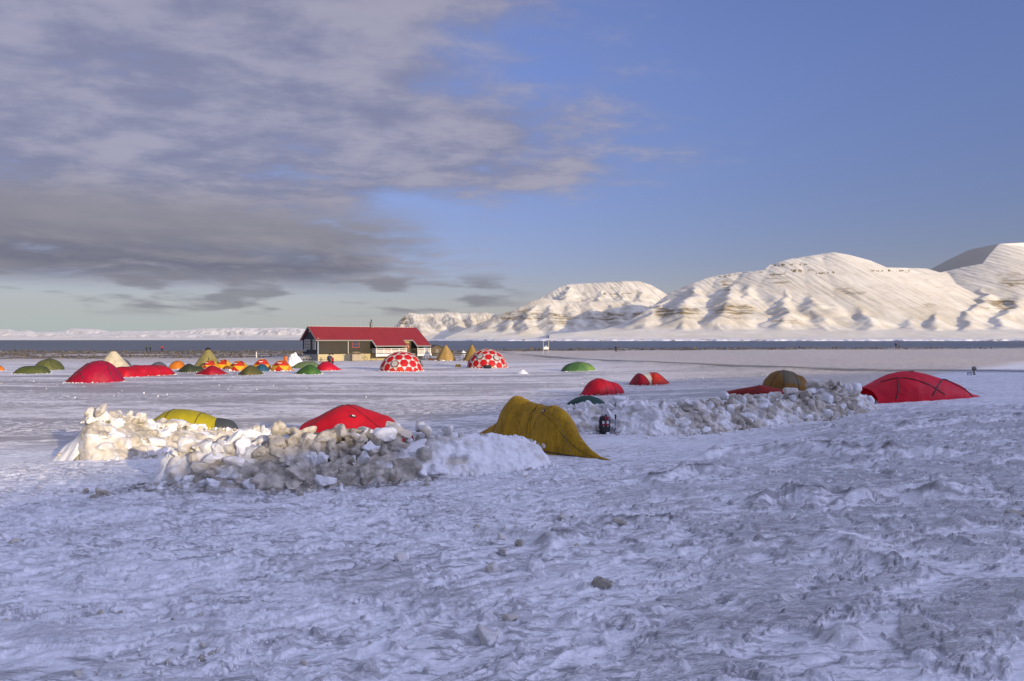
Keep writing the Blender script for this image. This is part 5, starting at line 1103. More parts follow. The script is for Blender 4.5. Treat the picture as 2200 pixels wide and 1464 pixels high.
def cabin():
    C0 = gp(683, 776); AL = math.radians(35.6); Lh, Dp = 19.5, 7.0
    root = thing('cabin', 'dark wooden cabin with a red metal roof and a white railed porch', 'cabin', (C0.x, C0.y, 0), AL)
    dark = boards('dark_olive_boards', (.047, .041, .032)); blue = boards('blue_black_boards', (.035, .042, .055)); cream = hboards('cream_base_boards', (.52, .45, .27)); gbase = hboards('grey_base_boards', (.30, .32, .33))
    wht = plain('white_paint', (.72, .70, .64), .5, .05); trim = plain('grey_trim', (.20, .20, .19), .6); redp = plain('red_paint', (.35, .03, .02), .5); glass = plain('window_glass', (.03, .05, .07), .12, spec=.8, bump=.02); post = plain('porch_wood', (.22, .20, .17), .7)
    F0, WH, RZ = 1.05, 3.75, 5.72          # floor, eave and ridge heights
    # foundation
    MB().box((5.0, .02, F0 / 2 - .1), (10., .06, F0 + .2)).box((Lh / 2 + 5, 0.1, F0 / 2 - .1), (Lh - 10, .06, F0 + .2)).build('foundation', cream, root)
    MB().box((.02, Dp / 2, F0 / 2 - .1), (.06, Dp - .1, F0 + .2)).box((Lh - .02, Dp / 2, F0 / 2 - .1), (.06, Dp - .1, F0 + .2)).box((Lh / 2, Dp - .02, F0 / 2 - .1), (Lh - .1, .06, F0 + .2)).build('foundation', gbase, root)
    # walls: front, back; gables
    MB().box((Lh / 2, .0, (F0 + WH - .24) / 2), (Lh, .14, WH - .24 - F0)).box((Lh / 2, Dp, (F0 + WH - .24) / 2), (Lh, .14, WH - .24 - F0)).build('wall', dark, root)
    for x, mt in ((-.02, blue), (Lh + .02, dark)):
        b = MB(); pr = [(0 - .06, F0), (Dp + .06, F0), (Dp + .06, WH - .24), (Dp / 2, RZ - .16), (-.06, WH - .24)]
        b.add([(x - .07, y, z) for y, z in pr] + [(x + .07, y, z) for y, z in pr], [(4, 3, 2, 1, 0), (5, 6, 7, 8, 9)] + [(i, (i + 1) % 5, (i + 1) % 5 + 5, i + 5) for i in range(5)]); b.build('wall', mt, root)
    # roof: front plane steps between main eave and porch eave
    rf = MB(); th = .10; k = (RZ - WH + .05) / (Dp / 2)
    def plane(x0, x1, y0, y1, sgn):
        f = lambda y: RZ - abs(y - Dp / 2) * k
        vs = [(x0, y0, f(y0)), (x1, y0, f(y0)), (x1, y1, f(y1)), (x0, y1, f(y1))]; vs += [(a, b_, c - th) for a, b_, c in vs]
        rf.add(vs, [(0, 1, 2, 3), (7, 6, 5, 4), (0, 4, 5, 1), (1, 5, 6, 2), (2, 6, 7, 3), (3, 7, 4, 0)])
    EX = [(-.45, 9.35, -.45), (9.353, 15.35, -2.15), (15.353, 17.25, -.45), (17.253, Lh + .5, -2.15)]
    for x0, x1, ye in EX: plane(x0, x1, ye, Dp / 2, 1)
    plane(-.45, Lh + .5, Dp / 2 + .003, Dp + .45, -1)
    roof = rf.build('roof', roofm(), root)
    f = lambda y: RZ - abs(y - Dp / 2) * k
    # fascia, barge boards
    for x0, x1, ye in EX: MB().box(((x0 + x1) / 2, ye - .03, f(ye) - .12), (x1 - x0, .05, .2)).build('gutter', trim, root)
    for x, ye in ((-.48, -.45), (Lh + .53, -2.15), (9.32, -2.15), (17.22, -2.15)):
        b = MB(); y0 = ye; y1 = Dp / 2 if x in (-.48, Lh + .53) else -.45
        vs = [(x - .03, y0, f(y0) + .03), (x - .03, y1, f(y1) + .03), (x - .03, y1, f(y1) - .22), (x - .03, y0, f(y0) - .22)]; vs += [(a + .05, b_, c) for a, b_, c in vs]
        b.add(vs, [(0, 1, 2, 3), (7, 6, 5, 4), (0, 4, 5, 1), (1, 5, 6, 2), (2, 6, 7, 3), (3, 7, 4, 0)]); b.build('barge_board', wht if x in (9.32, 17.22) else trim, root)
    b = MB(); x = -.48; y0, y1 = Dp + .45, Dp / 2; vs = [(x - .03, y0, f(y0) + .03), (x - .03, y1, f(y1) + .03), (x - .03, y1, f(y1) - .22), (x - .03, y0, f(y0) - .22)]; vs += [(a + .05, b_, c) for a, b_, c in vs]
    b.add(vs, [(0, 1, 2, 3), (7, 6, 5, 4), (0, 4, 5, 1), (1, 5, 6, 2), (2, 6, 7, 3), (3, 7, 4, 0)]); b.build('barge_board', trim, root)
    rb = MB(); 
    for i in range(41): rb.box((-.2 + i * .485, Dp / 2, RZ + .03), (.28, .16, .07))
    rb.build('ridge_vents', plain('ridge_snow', (.6, .55, .52), .7), roof)
    ch = MB().box((11.0, Dp / 2 - .1, RZ + .35), (.42, .42, .9)).box((11.0, Dp / 2 - .1, RZ + .83), (.54, .54, .08)).build('chimney', plain('grey_chimney', (.16, .17, .17), .7), root)
    MB().lathe([(.10, 0), (.10, .35), (.16, .37), (.16, .43), (.02, .45)], (11.0, Dp / 2 - .1, RZ + .87), 10).build('flue', POLEM(), ch)
    # gable windows
    def window(x, y, z, w, h, nx, ny, frame, along, name='window'):
        q = lambda a, b_, c: (x + a, y + c, z + b_) if along == 'x' else (x + c, y + a, z + b_)
        fr = MB(); t_ = .09
        def bar(a, b_, sa, sb, dp=.08, off=-.10):
            fr.box(q(a, b_, off), (sa, dp, sb) if along == 'x' else (dp, sa, sb))
        bar(-w / 2, 0, t_, h + t_); bar(w / 2, 0, t_, h + t_); bar(0, h / 2, w - t_, t_); bar(0, -h / 2, w - t_, t_)
        for i in range(1, nx): bar(-w / 2 + w * i / nx, 0, t_ * 1.2, h - t_, .07)
        for j in range(1, ny): bar(0, -h / 2 + h * j / ny, w - t_, t_ * .6, .05)
        o = fr.build(name, frame, root); g = MB().box(q(0, 0, -.075), (w - t_, .02, h - t_) if along == 'x' else (.02, w - t_, h - t_)).build('pane', glass, o)
    window(-.02, 4.75, 2.65, 2.7, 1.55, 3, 3, wht, 'y'); window(-.02, 1.35, 2.65, 1.2, 1.55, 2, 3, wht, 'y')
    MB().box((-.16, Dp / 2, 4.95), (.08, .34, .42)).box((-.16, Dp / 2, 5.2), (.08, .2, .14)).build('sign', wht, root)
    MB().box((-.15, 5.9, 1.62), (.08, 1.5, .32)).build('notice_board', plain('pale_board', (.35, .40, .45), .6), root)
    window(6.55, 0, 2.72, 1.25, 1.15, 1, 2, redp, 'x')
    MB().box((-.02, -.10, (F0 + WH) / 2), (.18, .1, WH - F0)).build('corner_board', plain('blue_grey_paint', (.25, .29, .36)), root)
    MB().tube([(5.2, -.16, WH - .15), (5.2, -.16, F0)], .05, 8).build('downpipe', wht, root)
    # porch deck
    DZ = 1.0
    deck = MB().box((12.35, -1.1, DZ), (5.95, 2.05, .12)).box((18.7, -1.1, DZ), (2.8, 2.05, .12)).box((16.3, -.75, DZ), (1.9, 1.3, .11)).build('deck', post, root)
    MB().box((12.35, -2.16, DZ - .20), (6.0, .06, .42)).box((18.7, -2.16, DZ - .20), (2.8, .06, .42)).build('deck_skirt', wht, root)
    for x0, x1 in ((9.45, 15.2), (17.4, 20.0)):
        r = MB()
        for j, z in enumerate((.22, .42, .62, .88)): r.box(((x0 + x1) / 2, -2.1, DZ + z), (x1 - x0, .05, .12 if j < 3 else .10))
        npst = int((x1 - x0) / 1.2)
        for i in range(npst + 1): r.box((x0 + (x1 - x0) * i / npst, -2.05, DZ + .48), (.10, .045, .95))
        for z in (.22, .42, .62, .88): r.box(((x0 if x0 < 10 else x1), -1.1, DZ + z), (.05, 1.9, .12))
        r.build('railing', wht, root)
    for x in (9.5, 15.2, 17.4, 19.95):
        MB().box((x, -2.0, (f(-2.0) - .1 - .2) / 2), (.12, .12, f(-2.0) - .1 + .2)).build('porch_post', post, root)
        if x in (9.5, 19.95):
            MB().tube([(x, -2.0, 2.2), (x, -1.6, 2.75)], .04, 5).build('brace', post, root)
    for x in (12.4, 18.7): MB().box((x, -2.0, .4), (.12, .12, 1.1)).build('porch_post', post, root)
    # porch interior: door and red chest against the dark wall
    window(11.2, 0, 2.5, 1.1, 1.0, 1, 1, trim, 'x'); MB().box((16.3, -.12, 2.1), (.95, .08, 2.05)).build('door', plain('brown_door', (.12, .08, .05)), root)
    st = MB()
    for i in range(4): st.box((16.3, -1.6 - i * .28, DZ - .12 - i * .24), (1.7, .3, .08))
    st.build('steps', post, root)
    MB().box((16.1, -.14, 3.15), (1.15, .06, .55), mi=0).build('sign', plain('ochre_board', (.42, .28, .08), .6), root)
    return root, AL, C0
cab, AL, C0 = cabin()
def cabw(x, y, z=0): return (C0.x + x * math.cos(AL) - y * math.sin(AL), C0.y + x * math.sin(AL) + y * math.cos(AL), z)
b = thing('lifebuoy', 'orange ring hanging by the cabin entrance', 'lifebuoy', cabw(16.1, -.34, 2.2), AL)
MB().tube([(.34 * math.cos(a * .4488), 0, .34 * math.sin(a * .4488)) for a in range(15)], .09, 8).build('ring', plain('buoy_orange', (.7, .12, .02), .5), b, True)
MB().tube([(.34 * math.cos(a), -.01, .34 * math.sin(a)) for a in (0, .3)], .1, 8).build('band', WHITE(), b, True)
b = thing('chest', 'red storage chest on the cabin porch behind the railing', 'chest', cabw(12.2, -.7, 1.06), AL)
MB().box((0, 0, .38), (1.2, .55, .75)).build('body', plain('chest_red', (.5, .02, .02), .5), b, bevel=.02); MB().box((0, 0, .80), (1.26, .6, .08)).build('lid', plain('chest_red2', (.42, .02, .02), .5), b, bevel=.02)
# ---------------------------------------------------------------- small things round the cabin
def picnic(loc, rz, label, m):
    b = thing('picnic_table', label, 'picnic table', loc, rz)
    t_ = MB()
    for i in range(4): t_.box((0, -.27 + i * .18, .74), (1.6, .16, .04))
    t_.build('tabletop', m, b)
    for s in (-1, 1): MB().box((0, s * .68, .44), (1.6, .24, .04)).build('bench', m, b)
    for s in (-1, 1): MB().tube([(s * .6, -.5, 0), (s * .6, -.1, .72)], .04, 5).tube([(s * .6, .5, 0), (s * .6, .1, .72)], .04, 5).box((s * .6, 0, .40), (.05, 1.4, .08)).build('leg', m, b)
    return b
wood = plain('grey_wood', (.20, .18, .15), .8)
g = gp(698, 779); picnic(g, AL, 'dark picnic table in front of the cabin base', wood)
g = gp(659, 775); picnic(g, AL + .3, 'white picnic table beside the cabin gable', plain('white_wood', (.62, .62, .62), .7))
# signpost
g = gp(764, 772); b = thing('signpost', 'white signpost with a short cross board in front of the cabin', 'signpost', (g.x, g.y, 0), AL)
MB().box((0, 0, 1.15), (.22, .1, 2.3)).build('post', WHITE(), b); MB().box((-.05, -.06, 2.28), (.75, .05, .22)).build('board', plain('teal_board', (.35, .45, .42), .6), b); MB().box((.2, -.08, 1.6), (.2, .04, .5)).build('notice', plain('yellow_notice', (.55, .45, .12)), b)
# wrapped crate with driftwood
g = gp(765, 776); b = thing('crate', 'pale wooden crate heaped with driftwood below the signpost', 'crate', (g.x, g.y, 0), AL)
c_ = MB()
for i in range(8): c_.box((-.77 + i * .22, 0, .5), (.2, 1.1, 1.06))
c_.build('body', plain('weathered_planks', (.40, .34, .24), .8), b, bevel=.02)
r = MB()
for i in range(22):
    a = random.uniform(0, 3.1); p = Vector((random.uniform(-.8, .8), random.uniform(-.4, .4), 1.05 + random.uniform(0, .32))); d = Vector((math.cos(a), math.sin(a), random.uniform(-.15, .15))) * random.uniform(.3, .7); r.tube([p - d, p + d], random.uniform(.04, .09), 6)
r.build('driftwood', plain('driftwood', (.25, .19, .13), .8, .3), b)
def bike(loc, rz, label, group=None):
    b = thing('bicycle', label, 'bicycle', loc, rz, group); k = plain('bike_black', (.03, .03, .035), .4)
    for s in (-1, 1):
        w = MB().tube([(s * .52 + .34 * math.cos(a * math.pi / 9), 0, .34 + .34 * math.sin(a * math.pi / 9)) for a in range(19)], .025, 5)
        for q in range(6): w.tube([(s * .52, 0, .34), (s * .52 + .33 * math.cos(q * 1.047), 0, .34 + .33 * math.sin(q * 1.047))], .006, 3)
        w.build('wheel', k, b)
    MB().tube([(-.52, 0, .34), (-.15, 0, .3), (.38, 0, .85), (-.22, 0, .8), (-.15, 0, .3)], .022, 5).tube([(-.52, 0, .34), (-.22, 0, .8), (-.24, 0, .95)], .018, 5).tube([(.52, 0, .34), (.36, 0, .98)], .02, 5).build('frame', k, b)
    MB().tube([(.36, -.28, 1.02), (.38, 0, .98), (.36, .28, 1.02)], .016, 5).build('handlebar', k, b); MB().box((-.25, 0, .97), (.26, .14, .05)).build('saddle', k, b, bevel=.02)
bike(cabw(7.5, -.9, zat(*cabw(7.5, -.9)[:2])), AL, 'dark bicycle leaning by the cabin front wall')
# snow pile with gear
def heapmesh(name, uv0, uv1, hgt, label, cat, seed):
    a, b = gp(*uv0), gp(*uv1); c = (a + b) / 2; W = (b - a).length / 2; n = 60; q = np.linspace(-1.15, 1.15, n); X, Y = np.meshgrid(q, q); r = np.hypot(X, Y)
    Z = hgt * np.clip(1 - r, 0, 1) ** .8 * (1 + .3 * fbm(X * 2, Y * 2, 3, seed)) + .10 * hgt * np.abs(fbm(X * 5, Y * 5, 3, seed + 1)) * (r < 1) - .05
    o = mesh_np(name, np.stack([X * W, Y * W, Z], -1).reshape(-1, 3), gridfaces(n, n), [WM], {'dirt': np.zeros(n * n) + .12}); o.location = c; return tag(o, label, cat)
pile = heapmesh('snow_pile', (611, 786), (655, 786), 1.75, 'heap of white snow left of the cabin gable', 'snow pile', 5)
heapmesh('snow_pile', (1110, 803), (1136, 803), .45, 'small white snow heap on the grey ice right of the patterned domes', 'snow pile', 8)
heapmesh('snow_pile', (985, 768), (1008, 768), 1.3, 'snow heap between the two tan pole tents', 'snow pile', 11)
g = gp(614, 778); b = thing('barrel', 'orange barrel half behind the snow heap beside the cabin', 'barrel', g)
MB().lathe([(.28, 0), (.32, .1), (.32, .8), (.30, .9), (.02, .92)], n=16).build('body', plain('barrel_orange', (.5, .13, .03), .5), b, True); MB().lathe([(.26, .9), (.27, .97), (.02, .98)], n=16).build('lid', POLEM(), b, True)
def bag(uv, size, col, label, seed, name='duffel_bag', cat='bag'):
    g = gp(*uv); b = thing(name, label, cat, g, .1); L, W, H = size
    n, m = 18, 16; V = []
    for i in range(n):
        s = -1 + 2 * i / (n - 1); k = (1 - abs(s) ** 5) ** .4 if abs(s) < 1 else .05
        for j in range(m): a = 2 * math.pi * j / m; V.append((s * L / 2, W / 2 * k * math.cos(a) * (1 + .06 * math.sin(s * 9 + a * 3)), H / 2 + H / 2 * k * math.sin(a) * (1 + .08 * math.sin(s * 7 + 1))))
    mesh_np('body', V, gridfaces(n, m, True), [plain('bagcloth_' + name + str(seed), col, .6)], None, True, b)
    for s in (-.25, .25): MB().tube([(s * L, W / 2 * math.cos(a) * 1.02, H / 2 + H / 2 * 1.03 * math.sin(a)) for a in [q * math.pi / 6 for q in range(13)]], .02, 4).build('strap', POLEM(), b)
    return b
bag((1048, 792), (1.0, .5, .42), (.015, .016, .018), 'black duffel bag at the foot of the farther patterned dome', 1)
bk = bag((640, 775), (.7, .5, .4), (.02, .02, .02), 'black bag lying on top of the snow heap by the cabin', 2); bk.location = (pile.location.x + .15, pile.location.y + .3, pile.location.z + 1.25)
def crate(uv, size, col, label, rz=.2, name='storage_box', cat='box'):
    g = gp(*uv); b = thing(name, label, cat, g, rz); L, W, H = size; m = plain('box_' + '%02d%02d' % (int(col[0] * 99), int(col[1] * 99)), col, .55)
    MB().box((0, 0, H * .42), (L, W, H * .86)).build('body', m, b, bevel=.03); MB().box((0, 0, H * .93), (L * 1.05, W * 1.06, H * .13)).build('lid', m, b, bevel=.02)
    for s in (-1, 1): MB().box((s * L * .3, -W / 2 - .02, H * .86), (.07, .03, .12)).build('latch', POLEM(), b)
    return b
crate((984, 789), (.72, .5, .36), (.62, .38, .05), 'yellow box on the snow left of the farther patterned dome')
crate((925, 774), (.62, .5, .34), (.55, .2, .06), 'orange crate by the end of the porch', .6); crate((934, 774), (.5, .45, .3), (.6, .26, .1), 'paler orange crate next to the tan pole tent', .5)
# low dark jetty-like pipe run behind the pole tents
a, e = gp(918, 772), gp(1032, 769)
b = thing('pipe_run', 'low dark pipe on short trestles behind the pole tents', 'pipe', ((a.x + e.x) / 2, (a.y + e.y) / 2, 0)); c = b.location
MB().tube([(a.x - c.x, a.y - c.y, .95), (e.x - c.x, e.y - c.y, .8)], .12, 8).tube([(a.x - c.x, a.y - c.y + .5, .62), (e.x - c.x, e.y - c.y + .5, .5)], .09, 8).build('pipe', plain('tarred_pipe', (.05, .045, .035), .7), b)
for i in range(6):
    f_ = i / 5; MB().box(((a.x - c.x) * (1 - f_) + (e.x - c.x) * f_, (a.y - c.y) * (1 - f_) + (e.y - c.y) * f_ + .25, .3), (.16, .8, .9)).build('trestle', wood, b)
# hut by the shore
g = gp(935, 765); b = thing('shore_hut', 'small dark wooden hut with a low roof near the water', 'hut', (g.x, g.y, g.z), .5)
hb = boards('hut_boards', (.12, .09, .055)); w_, d_, h_ = 2.6, 2.4, 1.6
MB().box((0, 0, h_ / 2), (w_, d_, h_)).add([(-w_ / 2, -d_ / 2 - .003, h_), (w_ / 2, -d_ / 2 - .003, h_), (0, -d_ / 2 - .003, h_ + .6), (-w_ / 2, d_ / 2, h_), (w_ / 2, d_ / 2, h_), (0, d_ / 2, h_ + .6)], [(0, 1, 2), (5, 4, 3), (0, 3, 4, 1), (1, 4, 5, 2), (2, 5, 3, 0)]).build('wall', hb, b)
r = MB()
for s in (-1, 1):
    vs = [(s * (w_ / 2 + .3), y, h_ - .12) for y in (-d_ / 2 - .3, d_ / 2 + .3)] + [(0, y, h_ + .68) for y in (d_ / 2 + .3, -d_ / 2 - .3)]; vs += [(x, y, z + .08) for x, y, z in vs]
    r.add(vs, [(0, 1, 2, 3), (7, 6, 5, 4), (0, 4, 5, 1), (1, 5, 6, 2), (2, 6, 7, 3), (3, 7, 4, 0)])
r.build('roof', plain('hut_roof', (.10, .09, .08), .8), b); MB().box((-.1, -d_ / 2 - .03, .75), (.7, .05, 1.4)).build('door', wood, b); MB().tube([(.5, 0, h_), (.5, 0, h_ + 1.)], .06, 6).build('chimney_pipe', POLEM(), b)
# bird-ringed tower sign on the shore: white board on four poles
g = gp(1173, 761); b = thing('lookout_stand', 'white board on four thin posts by the shore', 'stand', g); k = g.y / F
for x in (-.55, .55):
    for y in (-.4, .4): MB().box((x * 1.0, y, 1.35), (.08, .08, 2.9 if y < 0 else 2.0)).build('post', plain('pale_post', (.45, .43, .40), .7), b)
MB().box((0, -.45, 1.25), (1.05, .06, .55)).build('board', WHITE(), b); MB().box((0, 0, .98), (1.2, .9, .06)).build('platform', wood, b); MB().lathe([(.09, 0), (.12, .1), (.05, .3), (.01, .34)], (0, -.1, 1.5), 10).build('lamp', WHITE(), b)
g = gp(551, 769); b = thing('marker_post', 'lone white marker post before the shore rubble', 'post', g); MB().box((0, 0, .5), (.16, .12, 1.2)).build('stake', WHITE(), b); MB().box((0, 0, 1.12), (.2, .16, .06)).build('cap', plain('grey_trim', (.2, .2, .19)), b)
# bicycle stand hoop
g = gp(992, 773); b = thing('bike_stand', 'thin metal hoop stand between the tan pole tents', 'stand', g)
MB().tube([(-.3, 0, 0), (-.3, 0, .8), (-.15, 0, 1.05), (.15, 0, 1.05), (.3, 0, .8), (.3, 0, 0)], .035, 6).build('hoop', plain('dark_steel', (.08, .08, .08), .4, metal=.6), b); MB().box((0, 0, .03), (.9, .3, .05)).build('base', plain('dark_steel', (.08, .08, .08)), b)
# vent pipes on the right bank
g = gp(2093, 806); b = thing('vent_pipe', 'steel vent pipe with a bulbous cap on the right bank', 'vent pipe', g); st_ = plain('galvanised', (.30, .29, .24), .35, metal=.8)
MB().lathe([(.09, -.1), (.09, .34)], n=14).build('pipe', st_, b, True); MB().lathe([(.10, .32), (.15, .38), (.16, .52), (.14, .59), (.06, .63), (.01, .64)], n=16).build('cap', plain('cap_steel', (.22, .22, .2), .4, metal=.6), b, True); MB().lathe([(.165, .40), (.175, .42), (.165, .44)], n=16).build('collar', POLEM(), b, True)
g = gp(2083, 807); b = thing('stool', 'tiny dark stool-like frame beside the vent pipe', 'frame stand', g)
MB().box((0, 0, .2), (.24, .2, .03)).build('top', POLEM(), b)
for x in (-.1, .1):
    for y in (-.08, .08): MB().box((x, y, .1), (.025, .025, .22)).build('leg', POLEM(), b)
g = gp(2073, 849); b = thing('stake', 'small wooden stake beyond the tail of the big red tent', 'stake', g); MB().box((0, 0, .1), (.06, .05, .24)).build('post', plain('stake_wood', (.22, .17, .08)), b); MB().tube([(0, 0, .15), (-.25, .02, .02)], .008, 4).build('cord', GUY(), b)

# ---------------------------------------------------------------- backpack and walking poles
def backpack():
    g = gp(1299, 932); b = thing('backpack', 'black and red trekking backpack leaning on the right snow wall', 'backpack', g, .08); k = g.y / F; H = 38 * k; W = 21 * k
    n, m = 26, 26; V = []
    for i in range(n):
        f_ = i / (n - 1); hw = W / 2 * (.92 + .12 * math.sin(f_ * 3.0) - .30 * max(0, f_ - .8) * 4 * (f_ - .55)); dp = .13 * (1 + .35 * math.sin(f_ * 3.1)) * (1 - .5 * max(0, f_ - .85) * 5)
        if i in (0, n - 1): hw *= .7; dp *= .6
        for j in range(m):
            a = 2 * math.pi * j / m; cx_ = math.copysign(abs(math.cos(a)) ** .55, math.cos(a)); sy_ = math.copysign(abs(math.sin(a)) ** .7, math.sin(a)); wob = 1 + .04 * math.sin(f_ * 21 + a * 2)
            V.append((hw * cx_ * wob, dp * sy_ * wob + f_ * .12, f_ * H * .93))
    Fc = np.vstack([gridfaces(n, m, True)])
    mesh_np('body', V, Fc, [plain('pack_black', (.022, .022, .026), .55, bump=.4)], None, True, b)
    MB().lathe([(.01, H * 1.0), (W * .30, H * .985), (W * .44, H * .92), (W * .47, H * .84), (W * .44, H * .80)], (0, .10, 0), 18).build('lid', plain('pack_black2', (.03, .025, .028), .5, bump=.4), b, True)
    rd = plain('pack_red', (.30, .012, .03), .5); gy = plain('pack_white', (.62, .62, .64), .5)
    MB().box((.05, -.135, H * .92), (W * .42, .06, H * .10)).build('lid_panel', rd, b, bevel=.01)
    for s in (-1, 1): MB().box((s * W * .22, -.155, H * .66), (W * .24, .04, H * .17)).build('mesh_pocket', gy, b, bevel=.015)
    MB().box((0, -.165, H * .70), (W * .12, .04, H * .3)).box((0, -.165, H * .52), (W * .86, .03, H * .05)).build('strap', rd, b, bevel=.005)
    MB().box((0, -.15, H * .30), (W * .62, .10, H * .34)).build('front_pocket', plain('pack_black', (.022, .022, .026)), b, bevel=.03)
    for s in (-1, 1):
        MB().box((s * W * .22, -.185, H * .45), (.025, .02, .04)).build('buckle', gy, b); MB().tube([(s * W * .5, -.02, H * .86), (s * W * .55, -.02, H * .5), (s * W * .52, -.02, H * .14)], .012, 5).build('side_strap', POLEM(), b)
    MB().tube([(-W * .35, -.05, .03), (-W * .75, -.12, .10), (-W * 1.0, -.14, .13)], .018, 5).build('hip_belt', POLEM(), b)
    return b, H, W, g
bp, BH, BW, bg_ = backpack()
def pole(u, vtop, vb, label, lean):
    g = gp(u, vb); k = g.y / F; H = (vb - vtop) * k; b = thing('walking_pole', label, 'walking pole', g, 0, 'walking poles stuck in the snow by the backpack')
    top = Vector((lean, .1, H)); MB().tube([(0, 0, -.1), top * .62], .011, 6).tube([top * .60, top * .8], .014, 6).build('shaft', plain('pole_grey', (.16, .16, .18), .4, metal=.4), b)
    MB().tube([top * .78, top * .97, top], .027, 8, r2=.022).tube([top + Vector((-.04, 0, 0)), top + Vector((.02, 0, .012))], .022, 6).build('grip', POLEM(), b, True)
    MB().tube([top * .95, top * .86 + Vector((.06, -.02, 0)), top * .7 + Vector((.10, -.02, 0)), top * .66 + Vector((.075, -.02, 0)), top * .8 + Vector((.02, 0, 0))], .011, 4).build('wrist_loop', POLEM(), b)
pole(1321, 893, 933, 'walking pole standing free to the right of the backpack', .04); pole(1311, 893, 931, 'walking pole leaning against the right side of the backpack', -.12)

# ---------------------------------------------------------------- people
def person(loc, rz, label, jacket, trousers, hat, stride=.18, arm=.25, H=1.75, pack=None):
    b = thing('person', label, 'person', loc, rz); k = H / 1.75
    J = dict(pel=(0, 0, .93), ch=(0, .01, 1.32), nk=(0, .02, 1.48), hd=(0, -.01, 1.63), ht=(0, 0, 1.72), shl=(-.19, 0, 1.42), shr=(.19, 0, 1.42), ell=(-.26, arm * .4, 1.14), elr=(.26, -arm * .5, 1.14), hal=(-.26, arm * .1 - .12, .90), har=(.25, -arm - .1, .92),
             hil=(-.09, 0, .90), hir=(.09, 0, .90), knl=(-.10, stride * .5 - .05, .50), knr=(.10, -stride * .6, .50), anl=(-.10, stride * 1.2, .08), anr=(.10, -stride, .08), tol=(-.11, stride * 1.2 - .2, .04), tor=(.11, -stride - .2, .04))
    def skin(name, chain, rad, mat, parent):
        names = []; [names.append(n_) for e in chain for n_ in e if n_ not in names]
        me = bpy.data.meshes.new(name); me.from_pydata([tuple(c * k for c in J[n_]) for n_ in names], [(names.index(a), names.index(c)) for a, c in chain], []); o = bpy.data.objects.new(name, me); COL.objects.link(o); o.parent = parent; me.materials.append(mat)
        md = o.modifiers.new('s', 'SKIN'); sv = me.skin_vertices[0].data
        for i, n_ in enumerate(names): r_ = rad.get(n_, .06) * k; sv[i].radius = (r_, r_)
        sv[0].use_root = True; s2 = o.modifiers.new('d', 'SUBSURF'); s2.levels = 1; s2.render_levels = 1; return o
    skin_m = plain('skin', (.45, .28, .2), .5); body = [('pel', 'ch'), ('ch', 'nk'), ('nk', 'hd'), ('hd', 'ht'), ('ch', 'shl'), ('ch', 'shr'), ('shl', 'ell'), ('shr', 'elr'), ('ell', 'hal'), ('elr', 'har'), ('pel', 'hil'), ('pel', 'hir'), ('hil', 'knl'), ('hir', 'knr'), ('knl', 'anl'), ('knr', 'anr'), ('anl', 'tol'), ('anr', 'tor')]
    skin('body', body, dict(pel=.12, ch=.13, nk=.055, hd=.10, ht=.075, shl=.06, shr=.06, ell=.045, elr=.045, hal=.035, har=.035, hil=.09, hir=.09, knl=.06, knr=.06, anl=.045, anr=.045, tol=.035, tor=.035), skin_m, b)
    skin('jacket', [('pel', 'ch'), ('ch', 'nk'), ('ch', 'shl'), ('ch', 'shr'), ('shl', 'ell'), ('shr', 'elr'), ('ell', 'hal'), ('elr', 'har')], dict(pel=.17, ch=.18, nk=.09, shl=.09, shr=.09, ell=.07, elr=.07, hal=.055, har=.055), fabric(*jacket), b)
    skin('trousers', [('pel', 'hil'), ('pel', 'hir'), ('hil', 'knl'), ('hir', 'knr'), ('knl', 'anl'), ('knr', 'anr')], dict(pel=.14, hil=.115, hir=.115, knl=.085, knr=.085, anl=.075, anr=.075), fabric(*trousers), b)
    skin('boots', [('anl', 'tol')], dict(anl=.065, tol=.055), POLEM(), b); skin('boots', [('anr', 'tor')], dict(anr=.065, tor=.055), POLEM(), b)
    MB().lathe([(.115, 1.60), (.12, 1.67), (.10, 1.75), (.05, 1.79), (.01, 1.80)], n=12).build('hat', fabric(*hat), b, True)
    return b
BK = ('person_black', (.02, .02, .03)); NV = ('person_navy', (.03, .035, .08))
g = gp(708, 790); person((g.x, g.y, g.z), .4, 'person in dark clothes standing in front of the cabin, back turned', NV, BK, BK, .05, .1)
g2 = g + Vector((.36, .12, 0)); person((g2.x, g2.y, g2.z), -.8, 'person in a bright red jacket standing right beside the dark-clothed one', ('person_red', (.6, .01, .03)), BK, BK, .05, .2, 1.45)
d = 190.
for u, lb, jc, h in ((315, 'left person of a pair on the shore rubble, dark green jacket', ('person_green', (.03, .06, .035)), 1.7), (323, 'right person of the pair on the shore, dark green jacket and stooping', ('person_green', (.03, .06, .035)), 1.7), (348, 'person in a red jacket walking alone on the shore left of the tipi', ('person_red2', (.4, .01, .03)), 1.75)):
    x = (u - 1100) / F * d; person((x, d, ZC - (757 - CY) / F * d + .05), random.uniform(-1, 1), lb, jc, BK, BK, .12, .2, h)
x = (1323 - 1100) / F * 160; person((x, 160, zat(x, 160)), .5, 'person in black standing on the strip of shore at the water, right of centre', BK, BK, BK, .1, .15, 1.65)
x = (1334 - 1100) / F * 160; bike((x, 160, zat(x, 160)), .2, 'grey bicycle standing beside the person in black by the water')
for i, (u, lb) in enumerate(((1925, 'dark figure far out on the right-hand shore flat'), (1932, 'smaller dark figure just right of the far one on the shore flat'))):
    x = (u - 1100) / F * 200; person((x, 200, zat(x, 200)), i, lb, BK, BK, BK, .1, .2, 1.7 - i * .5)

